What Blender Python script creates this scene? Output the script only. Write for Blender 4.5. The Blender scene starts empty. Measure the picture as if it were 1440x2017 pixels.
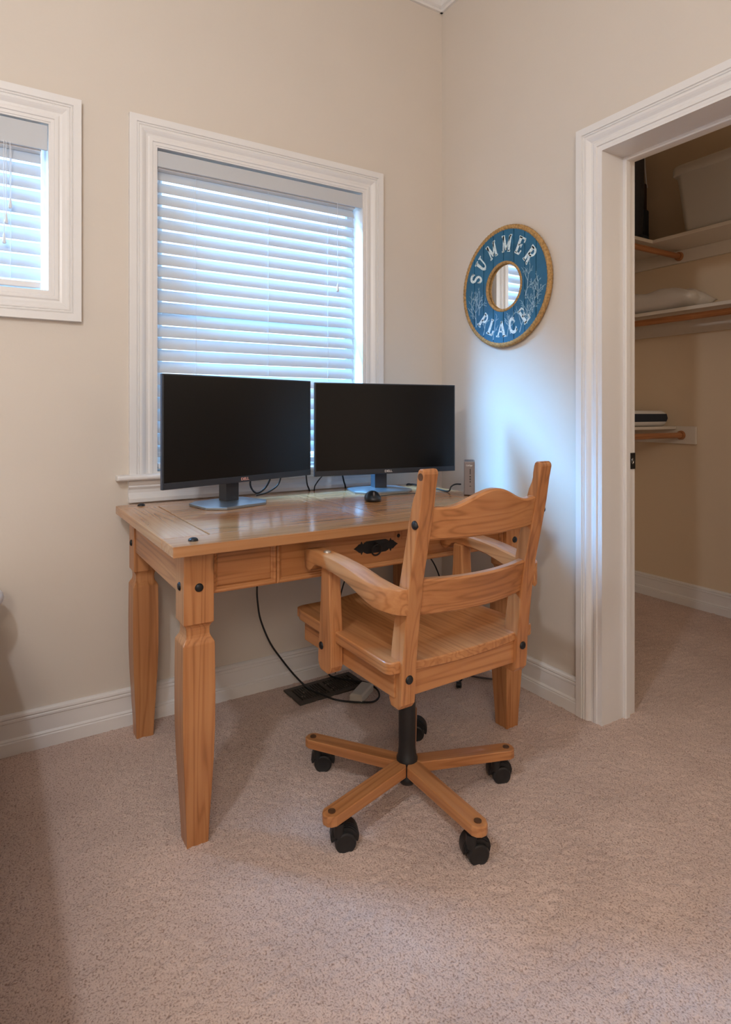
import bpy, bmesh, math, random
import numpy as np
from mathutils import Vector, Matrix
R = math.radians
PI = math.pi
random.seed(4)
scene = bpy.context.scene
col = scene.collection

# ------------------------------------------------------------------ camera
cam_d = bpy.data.cameras.new('camera')
cam = bpy.data.objects.new('camera', cam_d)
col.objects.link(cam)
cam.location = (-1.8395, -2.2776, 1.10)
cam.rotation_euler = (R(90), 0, -0.55512)
cam_d.sensor_fit = 'HORIZONTAL'
cam_d.sensor_width = 36
cam_d.lens = 36 * 1203.1 / 1440
cam_d.shift_y = -(1008.5 - 812.0) / 1440
cam_d.clip_start = 0.02
scene.camera = cam

# ------------------------------------------------------------------ light
world = bpy.data.worlds.new('sky')
scene.world = world
world.use_nodes = True
WN, WLk = world.node_tree.nodes, world.node_tree.links
bg = WN['Background']
bg.inputs['Strength'].default_value = 1.0
_tc = WN.new('ShaderNodeTexCoord')
_sep = WN.new('ShaderNodeSeparateXYZ')
WLk.new(_tc.outputs['Generated'], _sep.inputs[0])
_rp = WN.new('ShaderNodeValToRGB')          # height above the horizon: hazy low, bright blue high
_e = _rp.color_ramp.elements
_e[0].position = 0.0
_e[0].color = (2.2, 2.6, 2.9, 1)
_e[1].position = 1.0
_e[1].color = (1.5, 3.0, 5.0, 1)
for _p, _c in ((0.25, (1.4, 1.6, 1.9)), (0.55, (1.5, 2.0, 2.7))):
    _x = _e.new(_p)
    _x.color = (*_c, 1)
WLk.new(_sep.outputs['Z'], _rp.inputs['Fac'])
WLk.new(_rp.outputs['Color'], bg.inputs['Color'])


def light(name, kind, loc, power, color, rot=(0, 0, 0), **kw):
    d = bpy.data.lights.new(name, kind)
    d.energy = power
    d.color = color
    for k, v in kw.items():
        setattr(d, k, v)
    o = bpy.data.objects.new(name, d)
    o.location = loc
    o.rotation_euler = rot
    col.objects.link(o)
    return o


# low blue daylight coming from the left of the window, soft as through thin cloud
_d = Vector((0.62, -0.45, -0.66))
light('soft_sun', 'SUN', (-3, 4, 5), 46.0, (0.18, 0.52, 1.0), _d.to_track_quat('-Z', 'Y').to_euler(), angle=R(32))
# lamp of the ceiling fixture above the bed; then an added fill light behind the camera
light('ceiling_lamp_bulb', 'POINT', (-2.28, -1.88, 2.17), 40, (0.92, 1.0, 1.10), shadow_soft_size=0.055)
light('rear_fill_light', 'POINT', (-2.7, -4.1, 2.30), 74, (1.0, 0.935, 0.845), shadow_soft_size=0.3)
# added fill light to brighten the closet, unseen right of the doorway
light('closet_fill_light', 'POINT', (0.80, -1.95, 1.80), 7.0, (1.0, 0.84, 0.66), shadow_soft_size=0.25)

scene.view_settings.view_transform = 'Standard'
scene.view_settings.look = 'None'
scene.view_settings.gamma = 1
scene.view_settings.use_curve_mapping = False
scene.view_settings.exposure = 0.0
scene.cycles.max_bounces = 10
scene.cycles.diffuse_bounces = 6
scene.cycles.transparent_max_bounces = 12
scene.cycles.sample_clamp_indirect = 6

# ------------------------------------------------------------------ materials


def new_mat(name):
    m = bpy.data.materials.new(name)
    m.use_nodes = True
    nt = m.node_tree
    return m, nt, nt.nodes['Principled BSDF'], nt.nodes, nt.links


def plain(name, color, rough=0.5, metal=0.0, noise=0.0, nscale=40, bump=0.0, bscale=200, spec=0.5, coat=0.0):
    m, nt, b, N, L = new_mat(name)
    b.inputs['Base Color'].default_value = (*color, 1)
    b.inputs['Roughness'].default_value = rough
    b.inputs['Metallic'].default_value = metal
    b.inputs['Specular IOR Level'].default_value = spec
    b.inputs['Coat Weight'].default_value = coat
    tc = N.new('ShaderNodeTexCoord')
    if noise:
        n = N.new('ShaderNodeTexNoise')
        n.inputs['Scale'].default_value = nscale
        n.inputs['Detail'].default_value = 4
        L.new(tc.outputs['Object'], n.inputs['Vector'])
        r = N.new('ShaderNodeValToRGB')
        r.color_ramp.elements[0].position = 0.3
        r.color_ramp.elements[1].position = 0.7
        r.color_ramp.elements[0].color = (*[c * (1 - noise) for c in color], 1)
        r.color_ramp.elements[1].color = (*[min(1, c * (1 + noise)) for c in color], 1)
        L.new(n.outputs['Fac'], r.inputs['Fac'])
        L.new(r.outputs['Color'], b.inputs['Base Color'])
    if bump:
        n2 = N.new('ShaderNodeTexNoise')
        n2.inputs['Scale'].default_value = bscale
        n2.inputs['Detail'].default_value = 3
        L.new(tc.outputs['Object'], n2.inputs['Vector'])
        bp = N.new('ShaderNodeBump')
        bp.inputs['Strength'].default_value = bump
        bp.inputs['Distance'].default_value = 0.002
        L.new(n2.outputs['Fac'], bp.inputs['Height'])
        L.new(bp.outputs['Normal'], b.inputs['Normal'])
    return m


def wood(name, axis, dark, mid, light_, rough=0.31, knots=True, seed=0.0, fine=1.0):
    m, nt, b, N, L = new_mat(name)
    tc = N.new('ShaderNodeTexCoord')
    oi = N.new('ShaderNodeObjectInfo')
    add = N.new('ShaderNodeVectorMath')
    add.operation = 'ADD'
    mul = N.new('ShaderNodeVectorMath')
    mul.operation = 'SCALE'
    mul.inputs[0].default_value = (3.1, 5.7, 4.3)
    L.new(oi.outputs['Random'], mul.inputs['Scale'])
    L.new(tc.outputs['Object'], add.inputs[0])
    L.new(mul.outputs['Vector'], add.inputs[1])

    def mapped(al, ac):
        mp = N.new('ShaderNodeMapping')
        s = [ac, ac, ac]
        s[axis] = al
        mp.inputs['Scale'].default_value = s
        mp.inputs['Location'].default_value = (seed, seed * 2, seed * 3)
        L.new(add.outputs['Vector'], mp.inputs['Vector'])
        return mp.outputs['Vector']

    def mth(op, a, bv):
        n = N.new('ShaderNodeMath')
        n.operation = op
        for k, v in enumerate((a, bv)):
            if v is None:
                continue
            if isinstance(v, (int, float)):
                n.inputs[k].default_value = v
            else:
                L.new(v, n.inputs[k])
        return n.outputs[0]
    n1 = N.new('ShaderNodeTexNoise')
    n1.inputs['Scale'].default_value = 1.0
    n1.inputs['Detail'].default_value = 2
    L.new(mapped(0.45, 12.0 * fine), n1.inputs['Vector'])
    rings = mth('SINE', mth('MULTIPLY', n1.outputs['Fac'], 85), None)
    rings = mth('MULTIPLY', mth('ADD', rings, 1.0), 0.5)
    rings = mth('POWER', rings, 3.2)
    n2 = N.new('ShaderNodeTexNoise')
    n2.inputs['Scale'].default_value = 1.0
    n2.inputs['Detail'].default_value = 5
    L.new(mapped(2.0, 90.0), n2.inputs['Vector'])
    n3 = N.new('ShaderNodeTexNoise')
    n3.inputs['Scale'].default_value = 2.2
    n3.inputs['Detail'].default_value = 2
    L.new(mapped(1.0, 2.0), n3.inputs['Vector'])
    f = mth('ADD', mth('MULTIPLY', rings, -0.19), mth('MULTIPLY', n2.outputs['Fac'], 0.50))
    f = mth('ADD', f, mth('MULTIPLY', n3.outputs['Fac'], 0.60))
    ramp = N.new('ShaderNodeValToRGB')
    e = ramp.color_ramp.elements
    e[0].position = 0.10
    e[0].color = (*dark, 1)
    e[1].position = 0.72
    e[1].color = (*light_, 1)
    x = e.new(0.42)
    x.color = (*mid, 1)
    L.new(f, ramp.inputs['Fac'])
    out = ramp.outputs['Color']
    if knots:
        v = N.new('ShaderNodeTexVoronoi')
        v.inputs['Scale'].default_value = 3.0
        L.new(mapped(0.75, 1.0), v.inputs['Vector'])
        kr = N.new('ShaderNodeValToRGB')
        kr.color_ramp.elements[0].position = 0.04
        kr.color_ramp.elements[0].color = (1, 1, 1, 1)
        kr.color_ramp.elements[1].position = 0.085
        kr.color_ramp.elements[1].color = (0, 0, 0, 1)
        L.new(v.outputs['Distance'], kr.inputs['Fac'])
        mx = N.new('ShaderNodeMix')
        mx.data_type = 'RGBA'
        L.new(kr.outputs['Color'], mx.inputs['Factor'])
        L.new(out, mx.inputs[6])
        mx.inputs[7].default_value = (dark[0] * 0.22, dark[1] * 0.2, dark[2] * 0.2, 1)
        out = mx.outputs[2]
    L.new(out, b.inputs['Base Color'])
    b.inputs['Roughness'].default_value = rough
    bp = N.new('ShaderNodeBump')
    bp.inputs['Strength'].default_value = 0.12
    bp.inputs['Distance'].default_value = 0.002
    L.new(n2.outputs['Fac'], bp.inputs['Height'])
    L.new(bp.outputs['Normal'], b.inputs['Normal'])
    return m


WD, WM, WL = (0.20, 0.072, 0.022), (0.42, 0.170, 0.060), (0.55, 0.26, 0.105)
wood_x = wood('pine_grain_x', 0, WD, WM, WL)
wood_y = wood('pine_grain_y', 1, WD, WM, WL, seed=1.3)
wood_z = wood('pine_grain_z', 2, WD, WM, WL, seed=2.1)
TD, TM, TL = (0.24, 0.100, 0.035), (0.40, 0.185, 0.075), (0.50, 0.26, 0.12)
top_x = wood('tabletop_pine_x', 0, TD, TM, TL, rough=0.17, knots=False, seed=.4)
top_y = wood('tabletop_pine_y', 1, TD, TM, TL, rough=0.17, knots=False, seed=.9)
rod_y = wood('closet_rod_wood_y', 1, (0.22, 0.07, 0.02), (0.36, 0.14, 0.05), (0.45, 0.2, 0.08), knots=False)
rod_x = wood('closet_rod_wood_x', 0, (0.22, 0.07, 0.02), (0.36, 0.14, 0.05), (0.45, 0.2, 0.08), knots=False)
wall_m = plain('cream_wall_paint', (0.66, 0.59, 0.515), 0.75, noise=0.012, nscale=3, bump=0.12, bscale=90, spec=0.25)
closet_m = plain('warmed_closet_wall', (0.70, 0.56, 0.40), 0.75, noise=0.012, nscale=3, bump=0.12, bscale=90, spec=0.25)  # wall colour warmed and lifted in place of warm closet light
ceil_m = plain('ceiling_paint', (0.78, 0.74, 0.68), 0.9)
trim_m = plain('white_trim_paint', (0.76, 0.735, 0.715), 0.32, noise=0.01, nscale=5)
shelf_m = plain('white_shelf_paint', (0.70, 0.64, 0.56), 0.5, noise=0.01)
black_metal = plain('black_iron', (0.014, 0.014, 0.016), 0.42, 0.3, bump=0.2, bscale=150)
black_plastic = plain('black_plastic', (0.012, 0.012, 0.013), 0.45, bump=0.08, bscale=600)
cable_m = plain('black_cable_rubber', (0.01, 0.01, 0.011), 0.5)
grey_plastic = plain('charcoal_monitor_plastic', (0.030, 0.036, 0.046), 0.38, bump=0.06, bscale=900)
base_m = plain('gunmetal_stand_plastic', (0.34, 0.40, 0.46), 0.30, 0.85)
chin_m = plain('dark_blue_grey_bezel', (0.022, 0.028, 0.040), 0.40)
screen_m = plain('black_screen', (0.004, 0.004, 0.004), 0.28, spec=0.35)
steel = plain('brushed_steel_stud', (0.55, 0.52, 0.48), 0.3, 0.9)
dome_m = plain('dull_steel_dome', (0.50, 0.45, 0.40), 0.35, 0.8)
plug_m = plain('dark_wood_plug', (0.10, 0.045, 0.02), 0.5)
logo_m = plain('silver_logo_print', (0.62, 0.58, 0.57), 0.4)
rope_m = plain('jute_rope', (0.42, 0.24, 0.085), 0.85, noise=0.35, nscale=120, bump=0.5, bscale=300)
sign_m = plain('painted_blue_board', (0.016, 0.125, 0.235), 0.5, noise=0.18, nscale=9, bump=0.1, bscale=120)
letter_m = plain('chalky_white_paint', (0.66, 0.78, 0.82), 0.7, noise=0.25, nscale=160)
coral_m = plain('pale_blue_paint', (0.36, 0.53, 0.63), 0.7, noise=0.2, nscale=120)
mirror_m = plain('mirror_glass', (0.9, 0.92, 0.92), 0.02, 1.0)
alu = plain('warm_grey_aluminium', (0.22, 0.19, 0.19), 0.38, 0.85, bump=0.1, bscale=600)
dark_port = plain('dark_port', (0.01, 0.008, 0.01), 0.5)
vent_m = plain('dark_bronze_register', (0.07, 0.058, 0.048), 0.55, 0.3)
vent_hole = plain('duct_black', (0.004, 0.004, 0.004), 0.9)
beige_plastic = plain('beige_grey_plastic', (0.58, 0.54, 0.47), 0.5)
grey_cable = plain('grey_cable_rubber', (0.10, 0.085, 0.085), 0.5)
white_cord = plain('white_cord', (0.72, 0.74, 0.78), 0.6)
pillow_m = plain('plastic_wrapped_cotton', (0.62, 0.57, 0.52), 0.35, bump=0.7, bscale=30)
cotton_m = plain('white_cotton', (0.70, 0.67, 0.64), 0.85, bump=0.3, bscale=400)
navy_m = plain('navy_cotton', (0.020, 0.026, 0.040), 0.85)
charcoal_fab = plain('charcoal_nylon', (0.045, 0.046, 0.055), 0.6, noise=0.15, nscale=60)
blackblue_fab = plain('black_nylon', (0.012, 0.018, 0.026), 0.7)
leather = plain('dark_brown_leather', (0.032, 0.014, 0.011), 0.5, bump=0.3, bscale=200)
bedding_m = plain('white_bedding', (0.74, 0.76, 0.82), 0.85, noise=0.03, nscale=8)
bedwood_m = plain('dark_bed_frame', (0.12, 0.07, 0.04), 0.5)
lampglass_m = plain('frosted_lamp_glass', (0.8, 0.78, 0.72), 0.4)
label_m = plain('white_label', (0.6, 0.6, 0.58), 0.6)


def slat_mat():
    m = bpy.data.materials.new('white_faux_wood_slat')
    m.use_nodes = True
    nt = m.node_tree
    N, L = nt.nodes, nt.links
    N.remove(N['Principled BSDF'])
    d = N.new('ShaderNodeBsdfDiffuse')
    d.inputs['Color'].default_value = (0.66, 0.67, 0.69, 1)
    t = N.new('ShaderNodeBsdfTranslucent')
    t.inputs['Color'].default_value = (0.82, 0.88, 0.92, 1)
    g = N.new('ShaderNodeBsdfGlossy')
    g.inputs['Roughness'].default_value = 0.35
    mx = N.new('ShaderNodeMixShader')
    mx.inputs[0].default_value = 0.24
    L.new(d.outputs[0], mx.inputs[1])
    L.new(t.outputs[0], mx.inputs[2])
    mx2 = N.new('ShaderNodeMixShader')
    mx2.inputs[0].default_value = 0.05
    L.new(mx.outputs[0], mx2.inputs[1])
    L.new(g.outputs[0], mx2.inputs[2])
    L.new(mx2.outputs[0], N['Material Output'].inputs['Surface'])
    return m


def glass_mat(name, tint=(0.97, 0.99, 1.0), refl=0.06):
    m = bpy.data.materials.new(name)
    m.use_nodes = True
    nt = m.node_tree
    N, L = nt.nodes, nt.links
    N.remove(N['Principled BSDF'])
    t = N.new('ShaderNodeBsdfTransparent')
    t.inputs['Color'].default_value = (*tint, 1)
    g = N.new('ShaderNodeBsdfGlossy')
    g.inputs['Roughness'].default_value = 0.02
    mx = N.new('ShaderNodeMixShader')
    mx.inputs[0].default_value = refl
    L.new(t.outputs[0], mx.inputs[1])
    L.new(g.outputs[0], mx.inputs[2])
    L.new(mx.outputs[0], N['Material Output'].inputs['Surface'])
    return m


def bin_mat():
    m = bpy.data.materials.new('milky_clear_plastic')
    m.use_nodes = True
    nt = m.node_tree
    N, L = nt.nodes, nt.links
    b = N['Principled BSDF']
    b.inputs['Base Color'].default_value = (0.78, 0.75, 0.70, 1)
    b.inputs['Roughness'].default_value = 0.35
    t = N.new('ShaderNodeBsdfTransparent')
    mx = N.new('ShaderNodeMixShader')
    mx.inputs[0].default_value = 0.42
    L.new(t.outputs[0], mx.inputs[1])
    L.new(b.outputs[0], mx.inputs[2])
    L.new(mx.outputs[0], N['Material Output'].inputs['Surface'])
    return m


def carpet_mat():
    m, nt, b, N, L = new_mat('mauve_beige_carpet')
    tc = N.new('ShaderNodeTexCoord')
    n = N.new('ShaderNodeTexNoise')
    n.inputs['Scale'].default_value = 230
    n.inputs['Detail'].default_value = 3
    L.new(tc.outputs['Object'], n.inputs['Vector'])
    r = N.new('ShaderNodeValToRGB')
    e = r.color_ramp.elements
    e[0].position = 0.31
    e[0].color = (0.34, 0.23, 0.185, 1)
    e[1].position = 0.50
    e[1].color = (0.66, 0.505, 0.435, 1)
    L.new(n.outputs['Fac'], r.inputs['Fac'])
    n2 = N.new('ShaderNodeTexNoise')
    n2.inputs['Scale'].default_value = 5
    n2.inputs['Detail'].default_value = 3
    L.new(tc.outputs['Object'], n2.inputs['Vector'])
    r2 = N.new('ShaderNodeValToRGB')
    r2.color_ramp.elements[0].position = 0.3
    r2.color_ramp.elements[0].color = (0.90, 0.88, 0.87, 1)
    r2.color_ramp.elements[1].position = 0.7
    r2.color_ramp.elements[1].color = (1.04, 1.03, 1.02, 1)
    L.new(n2.outputs['Fac'], r2.inputs['Fac'])
    mx = N.new('ShaderNodeMix')
    mx.data_type = 'RGBA'
    mx.blend_type = 'MULTIPLY'
    mx.inputs['Factor'].default_value = 1
    L.new(r.outputs['Color'], mx.inputs[6])
    L.new(r2.outputs['Color'], mx.inputs[7])
    L.new(mx.outputs[2], b.inputs['Base Color'])
    b.inputs['Roughness'].default_value = 1.0
    b.inputs['Specular IOR Level'].default_value = 0.05
    b.inputs['Sheen Weight'].default_value = 0.15
    bp = N.new('ShaderNodeBump')
    bp.inputs['Strength'].default_value = 0.8
    bp.inputs['Distance'].default_value = 0.005
    L.new(n.outputs['Fac'], bp.inputs['Height'])
    L.new(bp.outputs['Normal'], b.inputs['Normal'])
    return m


slat_m = slat_mat()
pane_m = glass_mat('window_glass')
bin_m = bin_mat()
carpet_m = carpet_mat()

# ------------------------------------------------------------------ mesh helpers


def tag(o, label=None, cat=None, group=None, kind=None):
    if label:
        o['label'] = label
    if cat:
        o['category'] = cat
    if group:
        o['group'] = group
    if kind:
        o['kind'] = kind
    return o


def empty(name, loc=(0, 0, 0), rz=0.0):
    o = bpy.data.objects.new(name, None)
    o.empty_display_size = 0.05
    o.location = loc
    o.rotation_euler = (0, 0, rz)
    col.objects.link(o)
    return o


def obj(name, bm, mats, parent=None, bevel=0.0, smooth=None, segs=2):
    bmesh.ops.recalc_face_normals(bm, faces=bm.faces)
    me = bpy.data.meshes.new(name)
    bm.to_mesh(me)
    bm.free()
    if not isinstance(mats, (list, tuple)):
        mats = [mats]
    for m in mats:
        me.materials.append(m)
    o = bpy.data.objects.new(name, me)
    col.objects.link(o)
    if parent is not None:
        o.parent = parent
    if smooth is not None:
        me.polygons.foreach_set('use_smooth', [True] * len(me.polygons))
        if smooth < 180:
            try:
                me.set_sharp_from_angle(angle=R(smooth))
            except Exception:
                pass
    if bevel:
        md = o.modifiers.new('bevel', 'BEVEL')
        md.width = bevel
        md.segments = segs
        md.limit_method = 'ANGLE'
        md.angle_limit = R(40)
    return o


def part(src, parent, xform=None):
    """a copy of a mesh object, sharing its mesh, under another parent"""
    c = src.copy()
    col.objects.link(c)
    c.parent = parent
    if xform is not None:
        c.matrix_local = xform
    return c


def box(bm, x0, x1, y0, y1, z0, z1, mi=0, M=None):
    vs = [bm.verts.new(Vector(p) if M is None else M @ Vector(p)) for p in
          ((x0, y0, z0), (x1, y0, z0), (x1, y1, z0), (x0, y1, z0), (x0, y0, z1), (x1, y0, z1), (x1, y1, z1), (x0, y1, z1))]
    for f in ((0, 3, 2, 1), (4, 5, 6, 7), (0, 1, 5, 4), (1, 2, 6, 5), (2, 3, 7, 6), (3, 0, 4, 7)):
        fc = bm.faces.new([vs[i] for i in f])
        fc.material_index = mi
    return vs


def prism(bm, poly, h0, h1, f, mi=0):
    """extrude a 2-D polygon; f(a,b,h) places a point"""
    A = [bm.verts.new(f(a, b, h0)) for a, b in poly]
    B = [bm.verts.new(f(a, b, h1)) for a, b in poly]
    n = len(poly)
    fs = [bm.faces.new(A[::-1]), bm.faces.new(B)]
    for i in range(n):
        j = (i + 1) % n
        fs.append(bm.faces.new((A[i], A[j], B[j], B[i])))
    for x in fs:
        x.material_index = mi
    return fs


def loft(bm, rings, caps=True, mi=0, closed=False):
    V = [[bm.verts.new(p) for p in r] for r in rings]
    n = len(V[0])
    m = len(V)
    for k in range(m if closed else m - 1):
        a, b = V[k], V[(k + 1) % m]
        for i in range(n):
            j = (i + 1) % n
            fc = bm.faces.new((a[i], a[j], b[j], b[i]))
            fc.material_index = mi
    if caps and not closed:
        for r in (V[0][::-1], V[-1]):
            fc = bm.faces.new(r)
            fc.material_index = mi


def tube(bm, pts, r, n=8, mi=0, closed=False):
    pts = [Vector(p) for p in pts]
    m = len(pts)
    rings = []
    up = None
    for i, p in enumerate(pts):
        if closed:
            t = pts[(i + 1) % m] - pts[i - 1]
        else:
            t = pts[min(i + 1, m - 1)] - pts[max(i - 1, 0)]
        t.normalize()
        if up is None:
            up = t.orthogonal().normalized()
        up = (up - t * up.dot(t)).normalized()
        s = t.cross(up)
        rr = r[i] if isinstance(r, (list, tuple)) else r
        rings.append([p + (up * math.cos(2 * PI * k / n) + s * math.sin(2 * PI * k / n)) * rr for k in range(n)])
    loft(bm, rings, mi=mi, closed=closed)


def smooth_path(pts, k=8):
    P = [Vector(p) for p in pts]
    P = [P[0] * 2 - P[1]] + P + [P[-1] * 2 - P[-2]]
    out = []
    for i in range(1, len(P) - 2):
        for s in range(k):
            t = s / k
            a, b, c, d = P[i - 1], P[i], P[i + 1], P[i + 2]
            out.append(0.5 * ((2 * b) + (c - a) * t + (2 * a - 5 * b + 4 * c - d) * t * t + (3 * b - a - 3 * c + d) * t ** 3))
    out.append(P[-2])
    return out


def lathe(bm, prof, n=24, M=None, mi=0):
    rings = []
    for r, z in prof:
        ring = [Vector((r * math.cos(2 * PI * k / n), r * math.sin(2 * PI * k / n), z)) for k in range(n)]
        rings.append([M @ p for p in ring] if M is not None else ring)
    loft(bm, rings, mi=mi)


def bolt_bm(c, d, r=0.0105, h=0.005):
    """a domed nail head: centre, outward direction"""
    bm = bmesh.new()
    M = Matrix.Translation(Vector(c)) @ Vector((0, 0, 1)).rotation_difference(Vector(d)).to_matrix().to_4x4()
    lathe(bm, [(r, -0.004), (r, 0.0005), (r * .93, h * .45), (r * .7, h * .8), (r * .35, h * .97), (0.0006, h)], 16, M)
    return bm


PW = lambda a, b, h: Vector((a, -h, b))       # window wall: along x, up, out of the wall
PR = lambda a, b, h: Vector((-h, a, b))       # right wall: along y, up, out of the wall


def wall_with_holes(a0, a1, b0, b1, holes, f, th):
    bm = bmesh.new()
    As = sorted({a0, a1, *[h[0] for h in holes], *[h[1] for h in holes]})
    Bs = sorted({b0, b1, *[h[2] for h in holes], *[h[3] for h in holes]})
    for i in range(len(As) - 1):
        for j in range(len(Bs) - 1):
            ca, cb = (As[i] + As[i + 1]) / 2, (Bs[j] + Bs[j + 1]) / 2
            if any(h[0] < ca < h[1] and h[2] < cb < h[3] for h in holes):
                continue
            prism(bm, [(As[i], Bs[j]), (As[i + 1], Bs[j]), (As[i + 1], Bs[j + 1]), (As[i], Bs[j + 1])], 0, -th, f)
    bmesh.ops.remove_doubles(bm, verts=bm.verts, dist=1e-5)
    return bm


def frame_sweep(bm, rect, prof, f, sides='LTRB'):
    """mitred frame around rect (a0,a1,b0,b1); prof = [(t outward, h)]"""
    a0, a1, b0, b1 = rect
    C = [(a0, b0, -1, -1), (a0, b1, -1, 1), (a1, b1, 1, 1), (a1, b0, 1, -1)]
    closed = sides == 'LTRB'
    rings = []
    for k, (a, b, sa, sb) in enumerate(C):
        ring = []
        for t, h in prof:
            if not closed and k in (0, 3):
                ring.append(f(a + sa * t, b, h))
            else:
                ring.append(f(a + sa * t, b + sb * t, h))
        rings.append(ring)
    loft(bm, rings, closed=closed)


def profile_run(bm, prof, s0, s1, f):
    """straight moulding: prof = [(h out of wall, z)], run from s0 to s1; f(s,z,h)"""
    loft(bm, [[f(s0, z, h) for h, z in prof], [f(s1, z, h) for h, z in prof]])


CASING = [(0.092, 0), (0.092, 0.024), (0.068, 0.024), (0.066, 0.0195), (0.063, 0.0225), (0.060, 0.0225), (0.058, 0.019), (0.055, 0.0215),
          (0.049, 0.0215), (0.042, 0.018), (0.034, 0.0125), (0.027, 0.0115), (0.022, 0.0145), (0.012, 0.0145), (0.010, 0.0105), (0.0, 0.0105), (0, 0)]
BASE = [(0, 0), (0.021, 0), (0.021, 0.040), (0.018, 0.043), (0.0195, 0.047), (0.016, 0.051), (0.013, 0.053), (0.013, 0.101), (0.0165, 0.104),
        (0.0165, 0.110), (0.0145, 0.113), (0.0175, 0.118), (0.0165, 0.124), (0.010, 0.128), (0, 0.128)]

# ------------------------------------------------------------------ setting: room shell
H = 3.08
W1 = (-1.322, -0.440, 0.880, 2.062)
W2 = (-2.42, -1.660, 1.497, 2.060)
DOOR = (-1.71, -0.889, -0.06, 2.024)
st = lambda o: tag(o, kind='structure')

st(obj('wall_back', wall_with_holes(-4.52, 0.0, -0.06, H, [W1, W2], PW, 0.14), wall_m))
st(obj('wall_right', wall_with_holes(-4.6, 0.24, -0.06, H, [DOOR], PR, 0.172), wall_m))
bm = wall_with_holes(-4.4, 0.0, -0.06, H, [], lambda a, b, h: Vector((a, -4.6 + h, b)), 0.12)
st(obj('wall_front', bm, wall_m))
bm = wall_with_holes(-4.6, 0.0, -0.06, H, [], lambda a, b, h: Vector((-4.4 + h, a, b)), 0.12)
st(obj('wall_left', bm, wall_m))
bm = bmesh.new(); box(bm, -4.52, 1.70, -4.72, 0.25, H, H + 0.1)
st(obj('ceiling', bm, ceil_m))
# closet behind the doorway
XB, YL = 1.552, 0.10
bm = bmesh.new(); box(bm, XB, XB + 0.1, -2.4, YL + 0.1, -0.06, H); st(obj('wall_closet_back', bm, closet_m))
bm = bmesh.new(); box(bm, 0.172, XB, YL, YL + 0.1, -0.06, H); st(obj('wall_closet_left', bm, closet_m))
bm = bmesh.new(); box(bm, 0.172, XB, -2.5, -2.4, -0.06, H); st(obj('wall_closet_right', bm, closet_m))

# carpet: a fine relief of tufts
def build_floor():
    x0, x1, y0, y1 = -4.4, XB, -4.6, YL
    rng = np.random.default_rng(7)
    # spacing: fine where the picture looks at it
    xs = np.concatenate([np.arange(x0, -2.0, 0.05), np.arange(-2.0, 0.15, 0.0046), np.arange(0.15, x1, 0.009), [x1]])
    ys = np.concatenate([np.arange(y0, -2.0, 0.05), np.arange(-2.0, y1, 0.0046), [y1]])
    nx, ny = len(xs), len(ys)
    g = rng.random((ny, nx))
    def blur(a, k):
        for _ in range(k):
            a = (a + np.roll(a, 1, 0) + np.roll(a, -1, 0)) / 3
            a = (a + np.roll(a, 1, 1) + np.roll(a, -1, 1)) / 3
        return a
    def nrm(a):
        return (a - a.mean()) / a.std()
    z = nrm(blur(g, 1)) * 0.0011 + nrm(blur(rng.random((ny, nx)), 5)) * 0.00025
    X, Y = np.meshgrid(xs, ys)
    jit = 0.0012
    fine = (X > -2.0) & (X < 0.15) & (Y > -2.0)
    X = X + np.where(fine, (rng.random(X.shape) - .5) * 2 * jit, 0)
    Y = Y + np.where(fine, (rng.random(X.shape) - .5) * 2 * jit, 0)
    X = np.clip(X, x0, x1); Y = np.clip(Y, y0, y1)
    co = np.stack([X, Y, np.clip(z, -0.006, 0.007)], -1).reshape(-1, 3).astype(np.float32)
    idx = np.arange(nx * ny).reshape(ny, nx)
    q = np.stack([idx[:-1, :-1], idx[:-1, 1:], idx[1:, 1:], idx[1:, :-1]], -1).reshape(-1, 4)
    me = bpy.data.meshes.new('floor')
    me.vertices.add(len(co)); me.vertices.foreach_set('co', co.ravel())
    me.loops.add(q.size); me.loops.foreach_set('vertex_index', q.ravel().astype(np.int32))
    me.polygons.add(len(q))
    me.polygons.foreach_set('loop_start', np.arange(0, q.size, 4, dtype=np.int32))
    me.polygons.foreach_set('loop_total', np.full(len(q), 4, dtype=np.int32))
    me.polygons.foreach_set('use_smooth', np.ones(len(q), dtype=bool))
    me.update(); me.validate()
    me.materials.append(carpet_m)
    o = bpy.data.objects.new('floor', me)
    col.objects.link(o)
    return st(o)


build_floor()

# baseboards
bm = bmesh.new(); profile_run(bm, BASE, -4.4, 0.0, lambda s, z, h: Vector((s, -h, z))); st(obj('baseboard_back', bm, trim_m))
bm = bmesh.new(); profile_run(bm, BASE, -0.800, 0.0, lambda s, z, h: Vector((-h, s, z))); st(obj('baseboard_right', bm, trim_m))
bm = bmesh.new(); profile_run(bm, BASE, -2.4, YL, lambda s, z, h: Vector((XB - h, s, z))); st(obj('baseboard_closet', bm, trim_m))
bm = bmesh.new(); profile_run(bm, BASE, 0.172, XB, lambda s, z, h: Vector((s, YL - h, z))); st(obj('baseboard_closet_left', bm, trim_m))
# crown moulding
CROWN = [(0, H), (0, 2.992), (0.012, 2.992), (0.016, 3.000), (0.013, 3.006), (0.022, 3.012), (0.028, 3.030), (0.045, 3.050), (0.062, 3.058), (0.066, 3.064), (0.078, 3.066), (0.080, H)]
bm = bmesh.new(); profile_run(bm, CROWN, -4.4, 0.0, lambda s, z, h: Vector((s, -h, z))); st(obj('trim_1', bm, trim_m))
bm = bmesh.new(); profile_run(bm, CROWN, -4.6, 0.0, lambda s, z, h: Vector((-h, s, z))); st(obj('trim_2', bm, trim_m))

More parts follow.
